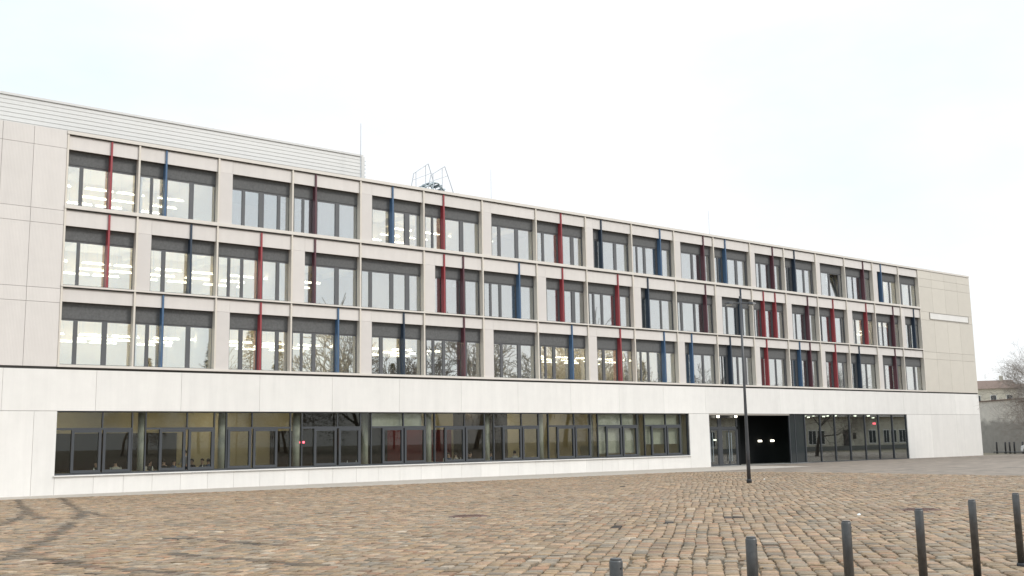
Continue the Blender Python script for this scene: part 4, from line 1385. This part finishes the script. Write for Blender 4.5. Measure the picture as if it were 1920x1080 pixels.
# white car, mostly outside the picture
def car(loc, rz):
    c = empty('parked_car', loc, rz)
    tag(c, 'white hatchback parked by the grey wall, only its nose in view', 'car')
    prof = [(-2.05, .35), (-2.08, .62), (-1.95, .84), (-1.15, .98), (-.55, 1.42), (.6, 1.47), (1.55, 1.4), (1.98, .98), (2.05, .6), (2.0, .35)]
    bd = MB()
    n = len(prof)
    for yy, ins in ((-.86, .0), (-.78, .0), (.78, .0), (.86, .0)):
        for (x, z) in prof:
            k = 1.0
            yv = yy * (0.80 if z > 1.2 else 1.0)
            bd.v.append((x, yv, z if abs(yy) < .8 else z * .985))
    for j in range(3):
        for k in range(n - 1):
            bd.f.append((j * n + k, j * n + k + 1, (j + 1) * n + k + 1, (j + 1) * n + k))
            bd.m.append(0)
        bd.f.append((j * n + n - 1, j * n, (j + 1) * n, (j + 1) * n + n - 1))
        bd.m.append(0)
    bd.f += [tuple(reversed(range(n))), tuple(3 * n + k for k in range(n))]
    bd.m += [0, 0]
    body = bd.build('body', M_carp, c, bevel=.04)
    ws = MB()
    ws.quad((-1.13, -.66, 1.005), (-1.13, .66, 1.005), (-.58, .60, 1.41), (-.58, -.60, 1.41))
    ws.v = [(a - .012, b, d + .014) for a, b, d in ws.v]
    ws.build('windscreen', M_cargl, c)
    for s_ in (-1, 1):
        sw = MB()
        yb, yt = s_ * .868, s_ * .712
        sw.quad((-.95, yb, 1.0), (1.5, yb, 1.0), (1.3, yt, 1.36), (-.5, yt, 1.36))
        so = sw.build('side_window', M_cargl, c)
        hl = part('headlight', M_lens, c, (-2.09, -1.93, min(s_ * .5, s_ * .8), max(s_ * .5, s_ * .8), .66, .8), bevel=.02)
        MB().tube((-.85, s_ * .85, .98), (-.8, s_ * 1.0, 1.02), .05, n=8).build('mirror', M_carp, c)
        for x in (-1.3, 1.25):
            wh = MB().tube((x, s_ * .70, .31), (x, s_ * .88, .31), .31, n=20).build('tyre', M_tyre, c)
            MB().tube((x, s_ * .875, .31), (x, s_ * .89, .31), .2, n=14).build('rim', M_rim, wh)
    part('grille', M_cargl, c, (-2.1, -2.0, -.45, .45, .40, .54), bevel=.01)
    part('number_plate', M_china, c, (-2.115, -2.09, -.26, .26, .555, .655))
    part('bumper', M_carp, c, (-2.11, -1.9, -.8, .8, .26, .39), bevel=.04)
cp = along(1934, 3.5)
car((cp.x, cp.y, 0), math.atan2(wd_.y, wd_.x))

# ---- bare trees
def tree_mesh(seed, height, spread, depth=6, trunk_r=0.22, droop=0.0, first=0.3, lean=(0, 0), kids=(2, 3), twig=0.006):
    rs = random.Random(seed)
    tr, tw = MB(), MB()
    def grow(p, d, ln_, r, lev):
        segs = 3 if lev < 3 else 2
        for s_ in range(segs):
            d2 = (d + Vector((rs.gauss(0, .12), rs.gauss(0, .12), rs.gauss(0, .08) + (0.05 if lev > 1 else 0) - droop * lev * .04))).normalized()
            q = p + d2 * (ln_ / segs)
            r2 = max(r * (0.86 if lev else 0.82), twig)
            (tr if lev < 2 else tw).tube(p, q, r, r2, 7 if lev < 2 else (4 if lev < 4 else 3), caps=False)
            if lev < depth and (s_ > 0 or lev > 0):
                for _ in range(1 if lev < 2 else (1 if rs.random() < .75 else 0)):
                    a = rs.uniform(0, 2 * math.pi)
                    o_ = d2.orthogonal().normalized()
                    sd_ = (Matrix.Rotation(a, 3, d2) @ o_)
                    ang = rs.uniform(.55, 1.0) * spread
                    dd = (d2 * math.cos(ang) + sd_ * math.sin(ang)).normalized()
                    grow(q, dd, ln_ * rs.uniform(.55, .8), r2 * .6, lev + 1)
            p, d, r = q, d2, r2
        if lev < depth:
            for _ in range(rs.choice(kids)):
                a = rs.uniform(0, 2 * math.pi)
                sd_ = Matrix.Rotation(a, 3, d) @ d.orthogonal().normalized()
                ang = rs.uniform(.3, .75) * spread
                dd = (d * math.cos(ang) + sd_ * math.sin(ang)).normalized()
                grow(p, dd, ln_ * rs.uniform(.6, .85), r * .75, lev + 1)
    grow(Vector((0, 0, -.1)), Vector((lean[0], lean[1], 1)).normalized(), height * first, trunk_r, 0)
    return tr.mesh('trunk', M_bark, True), tw.mesh('crown', M_twig, False)

def plant(pair, name, loc, rz, sc, label, group=None):
    t = empty(name, loc, rz)
    t.scale = (sc, sc, sc)
    tag(t, label, 'tree', group)
    link(bpy.data.objects.new('trunk', pair[0]), t)
    link(bpy.data.objects.new('crown', pair[1]), t)
    return t
TA = tree_mesh(3, 12.5, 1.15, 6, .2, droop=.1, first=.26, kids=(2, 3), twig=.0046)
TB = tree_mesh(8, 16, .95, 5, .28, first=.27, kids=(2, 2, 3), twig=.03)
TC = tree_mesh(21, 14, 1.1, 5, .24, first=.25, kids=(2, 3), twig=.03)
x, y = ray_pos(1986, 98)
plant(TA, 'bare_tree', (x, y, 0), R(20), 1.0, 'bare tree at the right edge, its fine twigs before the sky', 'bare trees beyond the school corner')
x, y = ray_pos(1912, 142)
plant(TC, 'bare_tree', (x, y, 0), R(120), .55, 'low bare tree just behind the grey wall', 'bare trees beyond the school corner')
x, y = ray_pos(1868, 150)
plant(TB, 'bare_tree', (x, y, 0), R(200), .5, 'small bare tree behind the grey wall beside the school corner', 'bare trees beyond the school corner')
x, y = ray_pos(1945, 150)
plant(TC, 'bare_tree', (x, y, 0), R(30), .75, 'spreading bare tree behind the grey wall at the right edge', 'bare trees beyond the school corner')

# houses on the slope and the hill behind
def house(px, d, w_, dp, h, rh, wallc, label):
    x, y = ray_pos(px, d)
    t = empty('house', (x, y, -0.2), -YAW + R(-20))
    tag(t, label, 'house', 'houses behind the grey wall')
    wm = mat('house_render', wallc, .9, noise=.08)
    part('wall', wm, t, (-w_ / 2, w_ / 2, -dp / 2, dp / 2, 0, h))
    rf = MB()
    rf.v = [(-w_ / 2 - .4, -dp / 2 - .4, h), (w_ / 2 + .4, -dp / 2 - .4, h), (w_ / 2 + .4, dp / 2 + .4, h), (-w_ / 2 - .4, dp / 2 + .4, h), (-w_ / 2 + .3, 0, h + rh), (w_ / 2 - .3, 0, h + rh)]
    rf.f = [(0, 1, 5, 4), (2, 3, 4, 5), (1, 2, 5), (3, 0, 4), (3, 2, 1, 0)]
    rf.m = [0] * 5
    ro = rf.build('roof', M_tile, t)
    part('chimney', M_plaster, ro, (w_ * .2, w_ * .2 + .6, -.3, .3, h + rh * .4, h + rh + .8))
    n = max(2, int(w_ / 2.4))
    for fl in range(2):
        for i in range(n):
            wx = -w_ / 2 + (i + .5) * w_ / n
            zz = h - 1.9 - fl * 2.9
            fo = part('window', M_white, t, (wx - .55, wx + .55, -dp / 2 - .04, -dp / 2 + .02, zz - .75, zz + .75))
            part('pane', M_cargl, fo, (wx - .45, wx + .45, -dp / 2 - .05, -dp / 2 - .03, zz - .65, zz + .65))
house(1850, 215, 8, 9, 10.4, 1.7, (.62, .56, .46), 'pale house with a tiled roof nearest the school corner')
house(1900, 240, 10, 9, 11.2, 1.2, (.68, .64, .58), 'pale house with a tiled roof at the right edge')
hm = MB()
nx, ny = 60, 12
hx = np.linspace(R(40), R(105), nx)
for j in range(ny):
    d = 500 + j * 40
    for i in range(nx):
        hgt_ = (24 + 8 * math.sin(hx[i] * 9) + 4 * math.sin(hx[i] * 23 + j)) * min(1, j / 6) * (1.0)
        hm.v.append((math.sin(hx[i]) * d, -52 + math.cos(hx[i]) * d, hgt_ - .5))
for j in range(ny - 1):
    for i in range(nx - 1):
        hm.f.append((j * nx + i, j * nx + i + 1, (j + 1) * nx + i + 1, (j + 1) * nx + i))
        hm.m.append(0)
ho = hm.build('hill', mat('wooded_hill', (.20, .215, .21), .95, noise=.25, nscale=.03), smooth=True)
ho['kind'] = 'structure'

# ================================================================== what the windows mirror
# bare trees along the far side of the square, behind the photographer
tl = [(50, -103, 1.0, TC), (62, -104, 1.1, TB), (74, -99, 1.15, TC), (84, -92, 1.6, TB), (94, -86, 1.75, TC), (104, -90, 1.65, TB), (114, -84, 1.8, TC), (124, -90, 1.7, TB), (135, -86, 1.5, TC), (148, -96, 1.3, TB), (160, -92, 1.25, TC), (174, -99, 1.3, TB), (190, -97, 1.3, TC)]
for i, (x, y, s_, pr) in enumerate(tl):
    plant(pr, 'bare_tree', (x, y, gz(-100)), R(57 * i), s_, 'bare street tree mirrored in the school windows, %s from the left' % (ORD[i]), 'bare trees mirrored in the windows')
def conifer(x, y, h, label):
    rs = random.Random(int(x * 7))
    t = empty('conifer', (x, y, gz(-100)))
    tag(t, label, 'tree', 'conifers mirrored in the windows')
    MB().tube((0, 0, 0), (0, 0, h * .9), .2, .05, 7).build('trunk', M_bark, t)
    cr_ = MB()
    for i in range(1500):
        f = rs.random() ** .7
        r = (1 - f) * h * .24 * rs.uniform(.35, 1) + .1
        a = rs.uniform(0, 6.283)
        c = Vector((math.cos(a) * r, math.sin(a) * r, h * (.08 + .92 * f) - r * .25))
        d1 = Vector((math.cos(a), math.sin(a), -.35)) * rs.uniform(.3, .6)
        d2 = Vector((-math.sin(a), math.cos(a), rs.uniform(-.2, .2))) * rs.uniform(.12, .25)
        i0 = len(cr_.v)
        cr_.v += [tuple(c - d2), tuple(c + d2), tuple(c + d1)]
        cr_.f.append((i0, i0 + 1, i0 + 2))
        cr_.m.append(0)
    cr_.build('crown', M_conif, t)
for i, (x, y, h) in enumerate(((56, -110, 15), (66, -110, 18), (72, -108, 21), (79, -112, 19), (90, -113, 17), (103, -114, 16), (125, -114, 15), (150, -113, 17), (165, -110, 18), (180, -112, 18))):
    conifer(x, y, h, 'dark conifer mirrored in the lowest beige storey, %s from the left' % ORD[i])

# old rendered house across the side street, mirrored in the lobby glass
oh = empty('old_house', (122, -27.5, gz(-27)), math.pi)
tag(oh, 'old rendered house with white framed windows mirrored in the lobby glass', 'house')
part('wall', M_plaster, oh, (-30, 34, 0, 9, 0, 4.35))
for x, hw in ((29, .75), (24, .75), (20, .75), (15.6, .75), (11.9, .8), (10.1, .8), (-1.1, .85), (-4.4, .7), (-6.1, .7), (-8.2, .8), (-13, .75), (-17.5, .75), (-22, .75), (-26, .75)):
    fo = part('window', M_white, oh, (x - hw, x + hw, -.06, .02, .75, 2.6))
    for a, b in ((-hw + .1, -.06), (.06, hw - .1)):
        part('pane', M_cargl, fo, (x + a, x + b, -.07, -.05, .87, 2.48))
part('door', M_dkwall, oh, (3.8, 5.3, -.08, .02, 0, 2.6))
part('notice_board', M_dkwall, oh, (2.6, 3.2, -.08, -.005, 1.4, 2.2))
part('plinth', mat('grey_plinth', (.2, .195, .18), .9), oh, (-30, 34, -.1, -.005, 0, .55))
part('gutter', M_white, oh, (-30.6, 34.6, -.75, -.6, 4.25, 4.4))
rf = MB()
rf.v = [(-30.5, -.6, 4.36), (34.5, -.6, 4.36), (34.5, 9.6, 4.36), (-30.5, 9.6, 4.36), (-28, 4.5, 7.2), (32, 4.5, 7.2)]
rf.f = [(0, 1, 5, 4), (2, 3, 4, 5), (1, 2, 5), (3, 0, 4), (3, 2, 1, 0)]
rf.m = [0] * 5
rf.build('roof', M_tile, oh)
